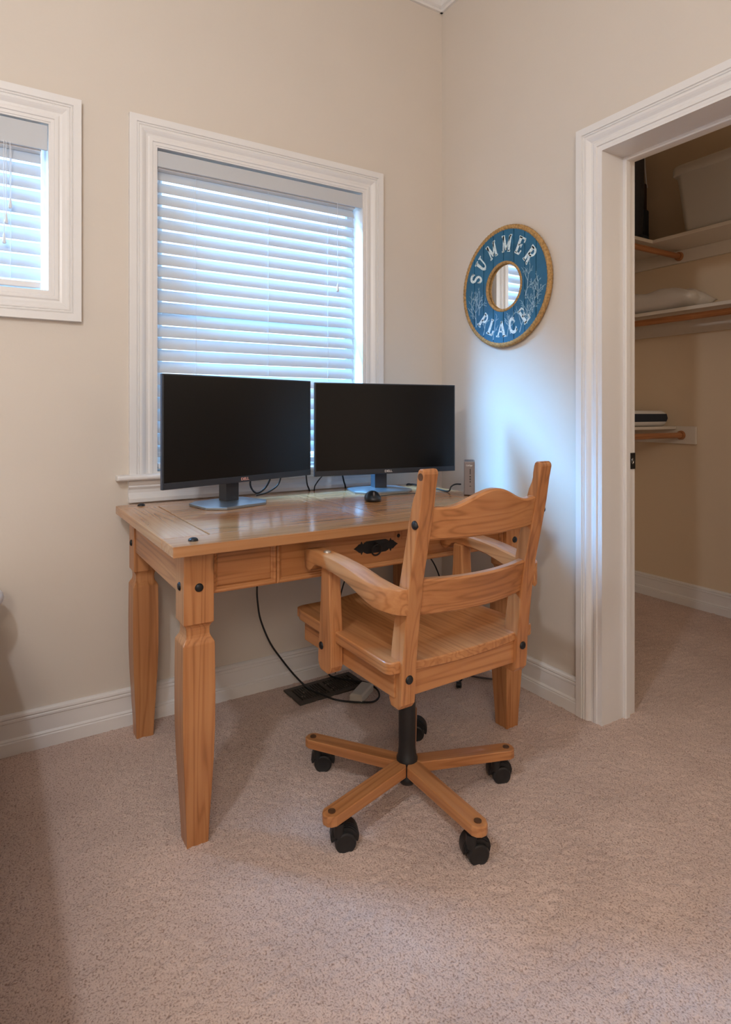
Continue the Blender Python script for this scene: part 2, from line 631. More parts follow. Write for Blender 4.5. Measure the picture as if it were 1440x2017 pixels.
# windows ---------------------------------------------------------------
def window(name, rect, sides, sash_w, meeting):
    a0, a1, b0, b1 = rect
    root = st(empty(name, ((a0 + a1) / 2, 0, b0)))
    inv = Matrix.Translation((-(a0 + a1) / 2, 0, -b0))
    def P(nm, bm, m, **k):
        bmesh.ops.transform(bm, matrix=inv, verts=bm.verts)
        return obj(nm, bm, m, root, **k)
    bm = bmesh.new(); frame_sweep(bm, rect, CASING, PW, sides); P('casing', bm, trim_m)
    bm = bmesh.new()     # jamb lining
    t = 0.006
    frame_sweep(bm, (a0 + t, a1 - t, b0 + t, b1 - t), [(t, 0.008), (0, 0.008), (0, -0.138), (t, -0.138)], PW)
    P('jamb', bm, trim_m)
    bm = bmesh.new()     # sash
    s = sash_w
    frame_sweep(bm, (a0 + t + s, a1 - t - s, b0 + t + s, b1 - t - s), [(s, -0.075), (0.006, -0.075), (0, -0.081), (0, -0.118), (s, -0.118)], PW)
    if meeting:
        prism(bm, [(a0 + t, meeting - .02), (a1 - t, meeting - .02), (a1 - t, meeting + .02), (a0 + t, meeting + .02)], -0.08, -0.115, PW)
    P('sash', bm, trim_m)
    bm = bmesh.new()
    prism(bm, [(a0 + t + s - .004, b0 + t + s - .004), (a1 - t - s + .004, b0 + t + s - .004), (a1 - t - s + .004, b1 - t - s + .004), (a0 + t + s - .004, b1 - t - s + .004)], -0.096, -0.100, PW)
    P('pane', bm, pane_m)
    return root, P


root, P = window('window_1', W1, 'LTR', 0.038, 1.47)
bm = bmesh.new()     # stool with a rounded nose
STOOL = [(-0.075, 0.862), (0.044, 0.862), (0.049, 0.864), (0.052, 0.868), (0.052, 0.874), (0.049, 0.878), (0.044, 0.880), (-0.075, 0.880)]
profile_run(bm, [(h, z) for h, z in STOOL if h > 0] + [(0.0, 0.880), (0.0, 0.862)], -1.458, -0.302, lambda s, z, h: Vector((s, -h, z)))
profile_run(bm, [(0.0, 0.862), (0.0, 0.880), (-0.075, 0.886), (-0.075, 0.862)], W1[0] + .006, W1[1] - .006, lambda s, z, h: Vector((s, -h, z)))
P('window_stool', bm, trim_m, bevel=0.0015)
APRON = [(0, 0.862), (0.014, 0.862), (0.020, 0.856), (0.020, 0.845), (0.017, 0.841), (0.019, 0.836), (0.016, 0.832), (0.011, 0.826), (0.010, 0.815), (0.014, 0.806), (0.021, 0.798), (0.024, 0.795), (0.024, 0.782), (0, 0.782)]
bm = bmesh.new(); profile_run(bm, APRON, -1.416, -0.346, lambda s, z, h: Vector((s, -h, z))); P('window_apron', bm, trim_m)
root, P = window('window_2', W2, 'LTRB', 0.014, None)

# added pale slab below the windows, bounces daylight onto the lower slats
bm = bmesh.new(); box(bm, -2.7, 0.5, 0.16, 0.95, 0.66, 0.74); st(obj('slat_bounce_slab', bm, plain('pale_bounce_white', (0.80, 0.80, 0.78), 0.8)))

# window blinds --------------------------------------------------------
def blind(label, x0, x1, ztop, zval, zbot, y, tilt, pitch, ladders, cords, vx):
    root = empty('window_blind', ((x0 + x1) / 2, y, zval))
    tag(root, label, 'window blind', 'white slatted blinds in the windows')
    cx = (x0 + x1) / 2
    inv = Matrix.Translation((-cx, -y, -zval))
    def P(nm, bm, m, **k):
        bmesh.ops.transform(bm, matrix=inv, verts=bm.verts)
        return obj(nm, bm, m, root, **k)
    bm = bmesh.new()
    box(bm, vx[0], vx[1], y - 0.036, y - 0.026, zval, ztop)
    P('valance', bm, slat_m, bevel=0.002)
    bm = bmesh.new(); box(bm, x0, x1, y - 0.022, y + 0.024, zval - 0.003, ztop - 0.006); P('headrail', bm, trim_m)
    bm = bmesh.new()
    w = 0.0505
    n = int((zval - 0.02 - zbot) / pitch + 0.6)
    zs = [zval - 0.020 - k * pitch for k in range(n)]
    for k, z in enumerate(zs):
        ring0 = []
        for e in range(2):
            pts_t, pts_b = [], []
            for i in range(6):
                s = -0.5 + i / 5
                crown = 0.0022 * (1 - 4 * s * s)
                for lst, off in ((pts_t, 0.0012), (pts_b, -0.0012)):
                    yy, zz = s * w, crown + off
                    a = tilt + 0.012 * math.sin(k * 2.3)
                    lst.append((yy * math.cos(a) - zz * math.sin(a), yy * math.sin(a) + zz * math.cos(a)))
            ring0.append(pts_t + pts_b[::-1])
        rr = [[Vector((xx, y + a, z + b)) for a, b in ring0[0]] for xx in (x0, x1)]
        loft(bm, rr)
    P('slats', bm, slat_m, smooth=40)
    bm = bmesh.new()
    box(bm, x0, x1, y - 0.024, y + 0.024, zbot - 0.012, zbot + 0.008)
    P('bottom_rail', bm, trim_m, bevel=0.003)
    for lx in ladders:
        bm = bmesh.new()
        for dy in (-0.030, 0.030):
            tube(bm, [(lx + random.uniform(-.0008, .0008), y + dy * math.cos(tilt) , z) for z in np.linspace(zval + .01, zbot, 14)], 0.0009, 5)
        for z in zs:
            tube(bm, [(lx + .002, y - 0.5 * w * math.cos(tilt), z - .5 * w * math.sin(tilt) - .001), (lx + .002, y + 0.5 * w * math.cos(tilt), z + .5 * w * math.sin(tilt) - .001)], 0.0008, 4)
        P('ladder_cord', bm, white_cord)
    for cxx, ze in cords:
        bm = bmesh.new()
        tube(bm, [(cxx, y - 0.040, zval + .004), (cxx + .001, y - 0.040, ze + .03)], 0.0011, 6)
        c = P('pull_cord', bm, white_cord)
        bm = bmesh.new()
        lathe(bm, [(0.0015, .034), (0.003, .030), (0.0042, .018), (0.0065, .008), (0.0068, .003), (0.0045, 0), (0.001, -.001)], 12, Matrix.Translation((cxx + .001, y - .040, ze)))
        bmesh.ops.transform(bm, matrix=inv, verts=bm.verts)
        obj('tassel', bm, white_cord, c, smooth=60)
    return root


blind('wide white slatted blind behind the two monitors', -1.309, -0.474, 2.047, 1.990, 0.905, 0.032, R(57), 0.0440,
      (-1.169, -0.877, -0.605), ((-0.572, 1.612),), (-1.314, -0.446))
blind('small white slatted blind in the high window left of the desk', -2.40, -1.686, 2.049, 1.967, 1.522, 0.032, R(57), 0.0432,
      (-1.772, -2.30), ((-1.787, 1.705), (-1.776, 1.755), (-1.793, 1.640)), (-2.405, -1.668))

# door opening ------------------------------------------------------------
root = st(empty('door_1', (0, -1.3, 0)))
inv = Matrix.Translation((0, 1.3, 0))
def DP(nm, bm, m, **k):
    bmesh.ops.transform(bm, matrix=inv, verts=bm.verts)
    return obj(nm, bm, m, root, **k)
bm = bmesh.new(); frame_sweep(bm, (DOOR[0], DOOR[1], 0.0, DOOR[3]), CASING, PR, 'LTR'); DP('casing', bm, trim_m)
bm = bmesh.new(); frame_sweep(bm, (DOOR[0] + .008, DOOR[1] - .008, 0.0, DOOR[3] - .008), [(0.008, 0.010), (0, 0.010), (0, -0.176), (0.008, -0.176)], PR, 'LTR'); DP('jamb', bm, trim_m)
bm = bmesh.new(); frame_sweep(bm, (DOOR[0] + .020, DOOR[1] - .020, 0.0, DOOR[3] - .020), [(0.012, -0.108), (0.003, -0.108), (0, -0.112), (0, -0.132), (0.012, -0.132)], PR, 'LTR'); DP('door_stop', bm, trim_m)
bm = bmesh.new(); box(bm, 0.1505, 0.1765, -0.9000, -0.8965, 0.893, 0.952); sp = DP('strike_plate', bm, black_metal, bevel=0.001)
sp['label'] = 'dark metal strike plate'
bm = bmesh.new()
tube(bm, [(0.1605 + .0045 * math.cos(a), -0.8998, 0.9225 + .010 * math.sin(a)) for a in np.linspace(0, 2 * PI, 20, endpoint=False)], 0.0012, 6, closed=True)
bmesh.ops.transform(bm, matrix=inv, verts=bm.verts)
obj('latch_hole_rim', bm, steel, sp)

# ------------------------------------------------------------------ desk
DX, DY = -0.815, -0.4325
ZT = 0.780
desk = empty('writing_desk', (DX, DY, 0))
tag(desk, 'rustic pine writing desk with black nail heads under the window', 'desk')
dinv = Matrix.Translation((-DX, -DY, 0))
def KP(nm, bm, m, parent=desk, **k):
    bmesh.ops.transform(bm, matrix=dinv, verts=bm.verts)
    return obj(nm, bm, m, parent, **k)
TX0, TX1, TY0, TY1 = -1.465, -0.203, -0.810, -0.055
bm = bmesh.new()
th = 0.027
g = 0.0016
e1, e2 = -1.343, -0.322
m1, m2 = -0.868, -0.788
s1, s2 = -0.700, -0.140
def plank(x0, x1, y0, y1, mi):
    box(bm, x0, x1, y0, y1, ZT - th, ZT, mi)
plank(TX0, TX1, TY0, s1 - g, 0)
plank(TX0, TX1, s2 + g, TY1, 0)
plank(TX0, e1 - g, s1, s2, 1)
plank(e2 + g, TX1, s1, s2, 1)
plank(e1 + g, m1 - g, s1, s2, 0)
plank(m1, m2, s1, s2, 1)
plank(m2 + g, e2 - g, s1, s2, 0)
box(bm, TX0 + .02, TX1 - .02, TY0 + .02, TY1 - .02, ZT - th - .001, ZT - 0.007, 2)
tt = KP('tabletop', bm, [top_x, top_y, vent_hole], bevel=0.0018)
for (x, y) in ((-1.402, -0.757), (-1.390, -0.096), (-0.262, -0.757), (-0.262, -0.096)):
    KP('nail_head', bolt_bm((x, y, ZT), (0, 0, 1), 0.0125, 0.008), black_metal, tt, smooth=60)

def leg_bm(cx, cy):
    bm = bmesh.new()
    prof = [(0.753, .0385), (0.5660, .0385), (0.5640, .0370), (0.5600, .0335), (0.5540, .0308), (0.5470, .0298), (0.5360, .0300), (0.5290, .0318), (0.5215, .0365), (0.5150, .0398), (0.5120, .0405), (0.47, .0408), (0.40, .0415), (0.30, .0410), (0.22, .0385), (0.12, .0335), (0.05, .0295), (-0.004, .0275)]
    rings = []
    for z, h in prof:
        rings.append([(cx - h, cy - h, z), (cx + h, cy - h, z), (cx + h, cy + h, z), (cx - h, cy + h, z)])
    loft(bm, [[Vector(p) for p in r] for r in rings])
    return bm


LX = (-1.3835, -0.2785)
LYf, LYb = -0.7065, -0.0985
for x, y in ((LX[0], LYf), (LX[1], LYf), (LX[0], LYb), (LX[1], LYb)):
    lg = KP('leg', leg_bm(x, y), wood_z, bevel=0.0015)
    so = -1 if x < -0.8 else 1
    sf = -1 if y < -0.4 else 1
    KP('nail_head', bolt_bm((x, y + sf * .0385, 0.657), (0, sf, 0), 0.011, 0.006), black_metal, lg, smooth=60)
    KP('nail_head', bolt_bm((x + so * .0385, y, 0.657), (so, 0, 0), 0.011, 0.006), black_metal, lg, smooth=60)
# side and back rails
bm = bmesh.new()
AZ0, AZ1 = 0.632, 0.753
for x in (LX[0], LX[1]):
    s = -1 if x < -.8 else 1
    bm = bmesh.new()
    box(bm, x + s * .018, x + s * .034, LYf + .0385, LYb - .0385, AZ0, AZ1)
    KP('side_rail', bm, wood_y, bevel=0.002)
bm = bmesh.new(); box(bm, LX[0] + .0385, LX[1] - .0385, LYb + .012, LYb + .030, AZ0, AZ1); KP('back_rail', bm, wood_x, bevel=0.002)

# front: two framed panels and a drawer
def framed_panel(bm, x0, x1, z0, z1, yface, fw=0.016, both=True):
    """raised moulding round a flat field"""
    box(bm, x0, x1, yface, yface + .018, z0, z1)
    f = lambda a, b, h: Vector((a, yface - h, b))
    frame_sweep(bm, (x0 + fw, x1 - fw, z0 + fw, z1 - fw), [(fw, 0), (fw, 0.008), (fw * .72, 0.010), (fw * .45, 0.009), (fw * .3, 0.005), (fw * .12, 0.0045), (0, 0.001), (0, 0)], f)


YF = -0.722
DL, DR = -1.165, -0.495
for x0, x1 in ((LX[0] + .0385, DL - .001), (DR + .001, LX[1] - .0385)):
    bm = bmesh.new(); framed_panel(bm, x0, x1, AZ0, AZ1 - .002, YF)
    KP('front_panel', bm, wood_x, bevel=0.0008)
bm = bmesh.new()
framed_panel(bm, DL, DR, AZ0, AZ1 - .004, YF - 0.001)
dr = KP('drawer', bm, wood_x, bevel=0.0008)
# handle: iron plate with pointed ends and a ring
hx, hz = -0.838, 0.6945
half = [(0.0, .0185), (.036, .0185), (.045, .0145), (.048, .0100), (.052, .0140), (.055, .0195), (.058, .0130), (.064, .0125), (.070, .0075), (.078, .0025), (.083, 0)]
poly = [(x, z) for x, z in half] + [(x, -z) for x, z in half[-2::-1]] + [(-x, -z) for x, z in half[1:]] + [(-x, z) for x, z in half[-2:0:-1]]
bm = bmesh.new()
prism(bm, [(hx + a * .95, hz + b) for a, b in poly], 0.0, 0.003, lambda a, b, h: Vector((a, YF - .001 - h, b)))
hp = KP('handle_plate', bm, black_metal, dr)
bm = bmesh.new()
tube(bm, [(hx - .004 + .0165 * math.sin(a), YF - .011 - .004 * math.cos(a), hz - .009 + .0165 * math.cos(a)) for a in np.linspace(0, 2 * PI, 28, endpoint=False)], 0.0026, 8, closed=True)
lathe(bm, [(.006, 0), (.006, .004), (.0045, .008), (.0052, .012), (.003, .015), (.0005, .016)], 12, Matrix.Translation((hx - .004, YF - .003, hz + .0075)) @ Matrix.Rotation(R(90), 4, 'X'))
KP('handle_ring', bm, black_metal, dr, smooth=50)
bm = bmesh.new()
box(bm, -0.768, -0.742, YF - .0022, YF - .0005, 0.705, 0.731)
sc_ = KP('mending_block', bm, wood_z, dr)
KP('screw_head', bolt_bm((-0.756, YF - .002, 0.718), (0, -1, 0), 0.006, 0.002), black_metal, dr)

# ------------------------------------------------------------------ chair
CX, CY, CYAW = -0.8205, -0.8595, R(1.761)
chair = empty('swivel_armchair', (CX, CY, 0), CYAW)
tag(chair, 'rustic pine swivel armchair on five casters pulled up to the desk', 'chair')
V = Vector

# seat: dished slab with rounded corners and notches for the posts
def seat_bm():
    bm = bmesh.new()
    nx, ny = 33, 31
    x0 = 0.243
    def outline(u, v):
        # u,v in -1..1; superellipse-like rounding of the corners
        d = -0.250 + (v + 1) / 2 * 0.498
        w = (0.245 - 0.010 * (v + 1) / 2) * u
        cr = 0.045 if v > 0 else 0.020
        ax, ay = 0.245 - abs(w), (0.248 - d if v > 0 else d + 0.250)
        if ax < cr and ay < cr:
            vx, vy = cr - ax, cr - ay
            L = math.hypot(vx, vy)
            if L > 1e-9:
                mxy = max(vx, vy)
                k = mxy / L
                nvx, nvy = vx * k, vy * k
                w = math.copysign(0.245 - cr + nvx, w)
                d = (0.248 - cr + nvy) if v > 0 else (-0.250 + cr - nvy)
        return w, d
    top, bot = {}, {}
    for j in range(ny):
        for i in range(nx):
            u, v = -1 + 2 * i / (nx - 1), -1 + 2 * j / (ny - 1)
            w, d = outline(u, v)
            dish = 0.015 * max(0, 1 - (w / 0.215) ** 4) * (1 - max(0, (d - 0.10) / 0.148) ** 2)
            ridge = 0.006 * math.exp(-(w / 0.05) ** 2) * max(0, min(1, (d + .02) / .2))
            top[i, j] = bm.verts.new((w, d, 0.522 - dish + ridge))
            sag = 0.010 * max(0, 1 - (w / 0.19) ** 2) * max(0, (-0.15 - d) / 0.10)
            bot[i, j] = bm.verts.new((w, d, 0.493 - sag))
    for j in range(ny - 1):
        for i in range(nx - 1):
            bm.faces.new((top[i, j], top[i + 1, j], top[i + 1, j + 1], top[i, j + 1]))
            bm.faces.new((bot[i, j], bot[i, j + 1], bot[i + 1, j + 1], bot[i + 1, j]))
    rim = [(i, 0) for i in range(nx)] + [(nx - 1, j) for j in range(1, ny)] + [(i, ny - 1) for i in range(nx - 2, -1, -1)] + [(0, j) for j in range(ny - 2, 0, -1)]
    for k in range(len(rim)):
        a, b = rim[k], rim[(k + 1) % len(rim)]
        bm.faces.new((top[a], top[b], bot[b], bot[a]))
    return bm


obj('seat', seat_bm(), wood_y, chair, bevel=0.003, smooth=50, segs=2)
bm = bmesh.new()
bm.free()
for s in (-1, 1):
    bm = bmesh.new(); box(bm, s * .216, s * .196, -0.232, 0.214, 0.430, 0.494); obj('side_rail', bm, wood_y, chair, bevel=0.002)
bm = bmesh.new(); box(bm, -.196, .196, 0.194, 0.214, 0.430, 0.494); obj('front_rail', bm, wood_x, chair, bevel=0.002)
bm = bmesh.new(); box(bm, -.196, .196, -0.244, -0.224, 0.430, 0.490); obj('rear_rail', bm, wood_x, chair, bevel=0.002)

rear = [(-.243, .405), (-.253, .418), (-.256, .45), (-.2585, .50), (-.265, .56), (-.273, .626), (-.286, .713), (-.306, .80), (-.322, .875), (-.331, .93), (-.338, .962), (-.336, .970), (-.331, .9735)]
frnt = [(-.322, .9735), (-.317, .970), (-.314, .962), (-.3105, .945), (-.3095, .932), (-.306, .920), (-.297, .903), (-.291, .885), (-.281, .848), (-.266, .785), (-.248, .71), (-.232, .645), (-.2165, .56), (-.209, .50), (-.203, .45), (-.205, .420), (-.212, .405)]
for s in (-1, 1):
    bm = bmesh.new()
    prism(bm, rear + frnt, s * .170, s * .2115, lambda a, b, h: V((h, a, b)))
    po = obj('back_post', bm, wood_z, chair, bevel=0.0028, segs=2)
    obj('nail_head', bolt_bm((s * .191, -.258, .477), (0, -1, 0.06), .0105, .005), black_metal, po, smooth=60)
    obj('nail_head', bolt_bm((s * .2115, -.305, .846), (s, 0, 0), .0105, .006), black_metal, po, smooth=60)
    bm = bmesh.new()
    lathe(bm, [(.0085, -.004), (.0085, .0010), (.0070, .0004), (.001, .0004)], 18, Matrix.Translation((s * .2115, -.3255, .956)) @ V((0, 0, 1)).rotation_difference(V((s, 0, 0))).to_matrix().to_4x4())
    obj('wood_plug', bm, plug_m, po)


def rail_bm(ztop, zbot, dc, bow, thick, w0=.172, n=25):
    """curved back rail; ztop(w), zbot(w)"""
    bm = bmesh.new()
    rings = []
    for i in range(n):
        w = -w0 + 2 * w0 * i / (n - 1)
        k = 1 - (w / w0) ** 2
        zt, zb = ztop(w), zbot(w)
        lean = -0.19
        def pt(z, off):
            return V((w, dc - bow * k + off + (z - zb) * lean, z))
        c = .005
        rings.append([pt(zb, -thick / 2 + c), pt(zb + c, -thick / 2), pt(zt - c, -thick / 2), pt(zt, -thick / 2 + c), pt(zt, thick / 2 - c), pt(zt - c, thick / 2), pt(zb + c, thick / 2), pt(zb, thick / 2 - c)])
    loft(bm, rings)
    return bm


def crest_top(w):
    a = abs(w)
    return 0.882 + 0.037 * (0.5 + 0.5 * math.cos(min(a / 0.135, 1) * PI)) + 0.003 * max(0, (a - .135) / .037)


obj('crest_rail', rail_bm(crest_top, lambda w: 0.806 - 0.001 * (1 - (w / .17) ** 2), -0.292, 0.024, 0.026), wood_x, chair, smooth=35)
obj('lower_back_rail', rail_bm(lambda w: 0.713 - 0.004 * (1 - (w / .17) ** 2), lambda w: 0.624 - .002 * (1 - (w / .17) ** 2), -0.252, 0.026, 0.026), wood_x, chair, smooth=35)

# arms
def arm_bm(s):
    bm = bmesh.new()
    # stations from front to rear: d, outer w, inner w, top z, bottom z
    S = [(.128, .259, .233, .708, .690), (.124, .263, .229, .7165, .678), (.114, .266, .226, .722, .670), (.100, .268, .224, .7260, .667), (.086, .269, .223, .7268, .668),
         (.074, .269, .223, .727, .676), (.062, .269, .223, .727, .6865), (.045, .269, .223, .727, .690), (.01, .270, .222, .726, .690), (-.04, .271, .221, .724, .688), (-.09, .272, .220, .720, .683), (-.13, .273, .219, .715, .674),
         (-.165, .273, .2185, .709, .664), (-.195, .272, .218, .704, .655), (-.220, .268, .217, .701, .648), (-.243, .258, .215, .6985, .643), (-.260, .246, .213, .697, .639), (-.272, .232, .211, .696, .637), (-.279, .216, .2105, .696, .636)]
    rings = []
    for d, wo, wi, zt, zb in S:
        c = min(.0045, (zt - zb) * .2, (wo - wi) * .3)
        rings.append([V((s * a, d, z)) for a, z in ((wo - c, zt), (wo - .3 * c, zt - .3 * c), (wo, zt - c), (wo, zb + c), (wo - .3 * c, zb + .3 * c), (wo - c, zb), (wi + c, zb), (wi, zb + c), (wi, zt - c), (wi + c, zt))])
    loft(bm, rings)
    return bm


def support_bm(s):
    bm = bmesh.new()
    # outer-face outline (d, z), upright with rounded foot; extruded across w
    pr = [(.052, .408), (.064, .420), (.067, .435), (.064, .475), (.058, .53), (.053, .60), (.047, .693), (.008, .693), (.006, .64), (.001, .58), (-.004, .53), (-.006, .475), (-.005, .43), (.002, .415), (.014, .407)]
    prism(bm, pr, s * .2165, s * .2540, lambda a, b, h: V((h, a, b)))
    return bm


for s in (-1, 1):
    a = obj('armrest', arm_bm(s), wood_y, chair, smooth=38)
    obj('nail_head', bolt_bm((s * .246, .028, .7264), (0, 0, 1), .0105, .006), dome_m, a, smooth=60)
    sp_ = obj('arm_support', support_bm(s), wood_z, chair, bevel=0.004, segs=2)
    obj('nail_head', bolt_bm((s * .254, .046, .474), (s, 0, 0), .0105, .005), black_metal, sp_, smooth=60)

# swivel column and five-legged base
bm = bmesh.new()
lathe(bm, [(.0, .43), (.030, .43), (.030, .405), (.0245, .40), (.0240, .150), (.0265, .125), (.0300, .119), (.0300, .110), (.026, .106), (.0, .106)], 28)
obj('swivel_column', bm, black_plastic, chair, smooth=40)
bm = bmesh.new()
lathe(bm, [(.0, .106), (.022, .106), (.022, .072), (.027, .066), (.027, .058), (.020, .046), (.0, .044)], 24)
obj('hub_cap', bm, black_plastic, chair, smooth=40)
bm = bmesh.new(); box(bm, -.10, .10, -.11, .11, .415, .431); obj('seat_plate', bm, black_metal, chair, bevel=.003)


def base_leg_bm():
    bm = bmesh.new()
    hw = 0.0235
    tip = 0.327
    pl = [(0.008, 0.0), (0.034, -hw), (tip - .018, -hw), (tip - .006, -hw * .72), (tip, -hw * .3), (tip, hw * .3), (tip - .006, hw * .72), (tip - .018, hw), (0.034, hw)]
    zb = lambda a: .081 if a < .1 else .081 + (a - .1) * .012
    A = [bm.verts.new((a, b, zb(a))) for a, b in pl]
    B = [bm.verts.new((a, b, .1115 - (.003 if a > .3 else 0) * (a - .3) / .03)) for a, b in pl]
    bm.faces.new(A[::-1]); bm.faces.new(B)
    for i in range(len(pl)):
        j = (i + 1) % len(pl)
        bm.faces.new((A[i], A[j], B[j], B[i]))
    return bm


def plug_bm():
    bm = bmesh.new()
    lathe(bm, [(.0095, .1085), (.0095, .1120), (.0080, .1122), (.0075, .1105), (.0, .1105)], 18, Matrix.Translation((.304, 0, 0)))
    return bm


def hood_bm():
    """caster housing: rounded hood over two wheels, axis along y, trailing to +x"""
    bm = bmesh.new()
    def hood(rr, y, a0, a1, inner):
        arc = [(rr * math.cos(a), rr * math.sin(a)) for a in np.linspace(R(a0), R(a1), 24)]
        inn = [(inner * math.cos(a), inner * math.sin(a)) for a in np.linspace(R(a1), R(a0), 12)]
        prism(bm, arc + inn, -y, y, lambda a, b, h: V((.030 + a, h, .031 + b)))
    hood(.0365, .0120, -25, 200, .006)
    hood(.0355, .0165, 2, 190, .008)
    hood(.0335, .0205, 12, 182, .010)
    hood(.0300, .0240, 25, 170, .012)
    lathe(bm, [(0, .040), (.0135, .040), (.0135, .074), (.009, .075), (.009, .085), (0, .085)], 18, Matrix.Translation((.014, -.018, 0)))
    return bm


def wheel_bm(s):
    bm = bmesh.new()
    M = Matrix.Translation((.030, s * .0125, .0245)) @ Matrix.Rotation(R(-90 * s), 4, 'X')
    lathe(bm, [(0, 0), (.0255, 0), (.0270, .002), (.0270, .0150), (.0255, .0175), (.0215, .0188), (.020, .0180), (.006, .0184), (0, .0184)], 28, M)
    return bm


cast_yaw = [-30, -24, -22, -26, -40]
cast_pull = [0.000, 0.006, -.024, -.040, -.01]
leg0 = plug0 = hood0 = w0 = w1 = None
for k in range(5):
    ang = R(122.7 + 72 * k)
    Ml = Matrix.Rotation(ang, 4, 'Z')
    Mc = Matrix.Translation((.304 * math.cos(ang), .304 * math.sin(ang), -.003)) @ Matrix.Rotation(R(cast_yaw[k]), 4, 'Z') @ Matrix.Translation((cast_pull[k], .034, 0))
    if k == 0:
        leg0 = obj('base_leg', base_leg_bm(), wood_x, chair, bevel=.003); leg0.matrix_local = Ml
        plug0 = obj('wood_plug', plug_bm(), plug_m, leg0)
        hood0 = obj('caster', hood_bm(), black_plastic, chair, smooth=35); hood0.matrix_local = Mc
        w0 = obj('wheel', wheel_bm(1), black_plastic, hood0, smooth=40)
        w1 = obj('wheel', wheel_bm(-1), black_plastic, hood0, smooth=40)
    else:
        l = part(leg0, chair, Ml); part(plug0, l)
        h = part(hood0, chair, Mc); part(w0, h); part(w1, h)

# ------------------------------------------------------------------ monitors
def text_bm(s, size, extrude=0.0003, spacing=1.0):
    c = bpy.data.curves.new('t', 'FONT')
    c.body = s
    c.size = size
    c.align_x = 'CENTER'
    c.align_y = 'CENTER'
    c.extrude = extrude
    c.offset = size * 0.018
    c.space_character = spacing
    o = bpy.data.objects.new('t', c)
    col.objects.link(o)
    dg = bpy.context.evaluated_depsgraph_get()
    dg.update()
    me = bpy.data.meshes.new_from_object(o.evaluated_get(dg))
    bm = bmesh.new()
    bm.from_mesh(me)
    bpy.data.objects.remove(o)
    bpy.data.curves.remove(c)
    bpy.data.meshes.remove(me)
    return bm


def monitor(label, x, y, yaw, ztop, hgt, base_yaw, bx, by, logo_mat):
    """x,y = panel front centre on the desk plane"""
    root = empty('computer_monitor', (x, y, ZT), yaw)
    tag(root, label, 'monitor', 'two computer monitors on the desk')
    W = 0.61
    zt, zb = ztop - ZT, ztop - hgt - ZT
    bm = bmesh.new()
    box(bm, -W / 2, W / 2, 0.0, 0.012, zb, zt)
    # swelling of the back
    loft(bm, [[V(p) for p in r] for r in (
        [(-W / 2 + .012, .012, zb + .012), (W / 2 - .012, .012, zb + .012), (W / 2 - .012, .012, zt - .012), (-W / 2 + .012, .012, zt - .012)],
        [(-.20, .040, zb + .03), (.20, .040, zb + .03), (.20, .040, zt - .06), (-.20, .040, zt - .06)])])
    obj('housing', bm, grey_plastic, root, bevel=.0015)
    bm = bmesh.new()
    box(bm, -W / 2 + .0055, W / 2 - .0055, -.0012, .004, zb + .021, zt - .0045)
    obj('screen', bm, screen_m, root)
    bm = bmesh.new()
    box(bm, -W / 2 + .001, W / 2 - .001, -.0018, .004, zb + .001, zb + .0205)
    ch = obj('bezel', bm, chin_m, root, bevel=.001)
    bm = text_bm('DELL', 0.0125, spacing=.95)
    bmesh.ops.transform(bm, matrix=Matrix.Translation((0.0, -.0022, zb + .0105)) @ Matrix.Rotation(R(90), 4, 'X') @ Matrix.Scale(1.25, 4, (1, 0, 0)), verts=bm.verts)
    lo = obj('logo', bm, logo_mat, ch)
    lo['label'] = 'printed maker logo'
    # stand, possibly swivelled under the panel
    Mb = Matrix.Rotation(base_yaw, 4, 'Z')
    bm = bmesh.new()
    hw, hd = .029, .021
    zn = .14
    nk = [(-hw, -hd), (hw * .8, -hd), (hw, -hd * .4), (hw, hd), (-hw, hd)]
    prism(bm, nk, .010, zb + zn, lambda a, b, h: V((bx + a, by + b, h)))
    obj('neck', bm, grey_plastic, root, bevel=.001)
    bm = bmesh.new(); box(bm, -.05, .05, .036, by - hd + .004, zb + .07, zb + .17); obj('mount', bm, grey_plastic, root, bevel=.003)
    bm = bmesh.new()
    oc = [(-.080, -.098), (.080, -.098), (.126, -.045), (.112, .075), (.072, .105), (-.072, .105), (-.112, .075), (-.126, -.045)]
    def ring(sc, z):
        return [V((bx + a * sc, by + .0 + b * sc, z)) for a, b in oc]
    loft(bm, [ring(.985, .0), ring(1, .002), ring(1, .0075), ring(.975, .0095), ring(.32, .0165)])
    obj('stand_base', bm, base_m, root, smooth=12)
    return root


monitor('left computer monitor, black screen turned slightly right, red-tinted logo', -1.100, -0.312, 0.2903, 1.217, 0.352, 0, 0.0, 0.085,
        plain('reddish_logo_print', (0.70, 0.38, 0.34), 0.4))
monitor('right computer monitor, black screen turned slightly left, nearer the wall mirror', -0.495, -0.280, -0.150, 1.212, 0.354, 0, 0.0, 0.085, logo_m)

# cables behind the monitors
def cable(name, label, pts, r, m, k=8, group=None):
    bm = bmesh.new()
    tube(bm, smooth_path(pts, k), r, 8)
    o = obj(name, bm, m, smooth=180)
    return tag(o, label, 'cable', group)


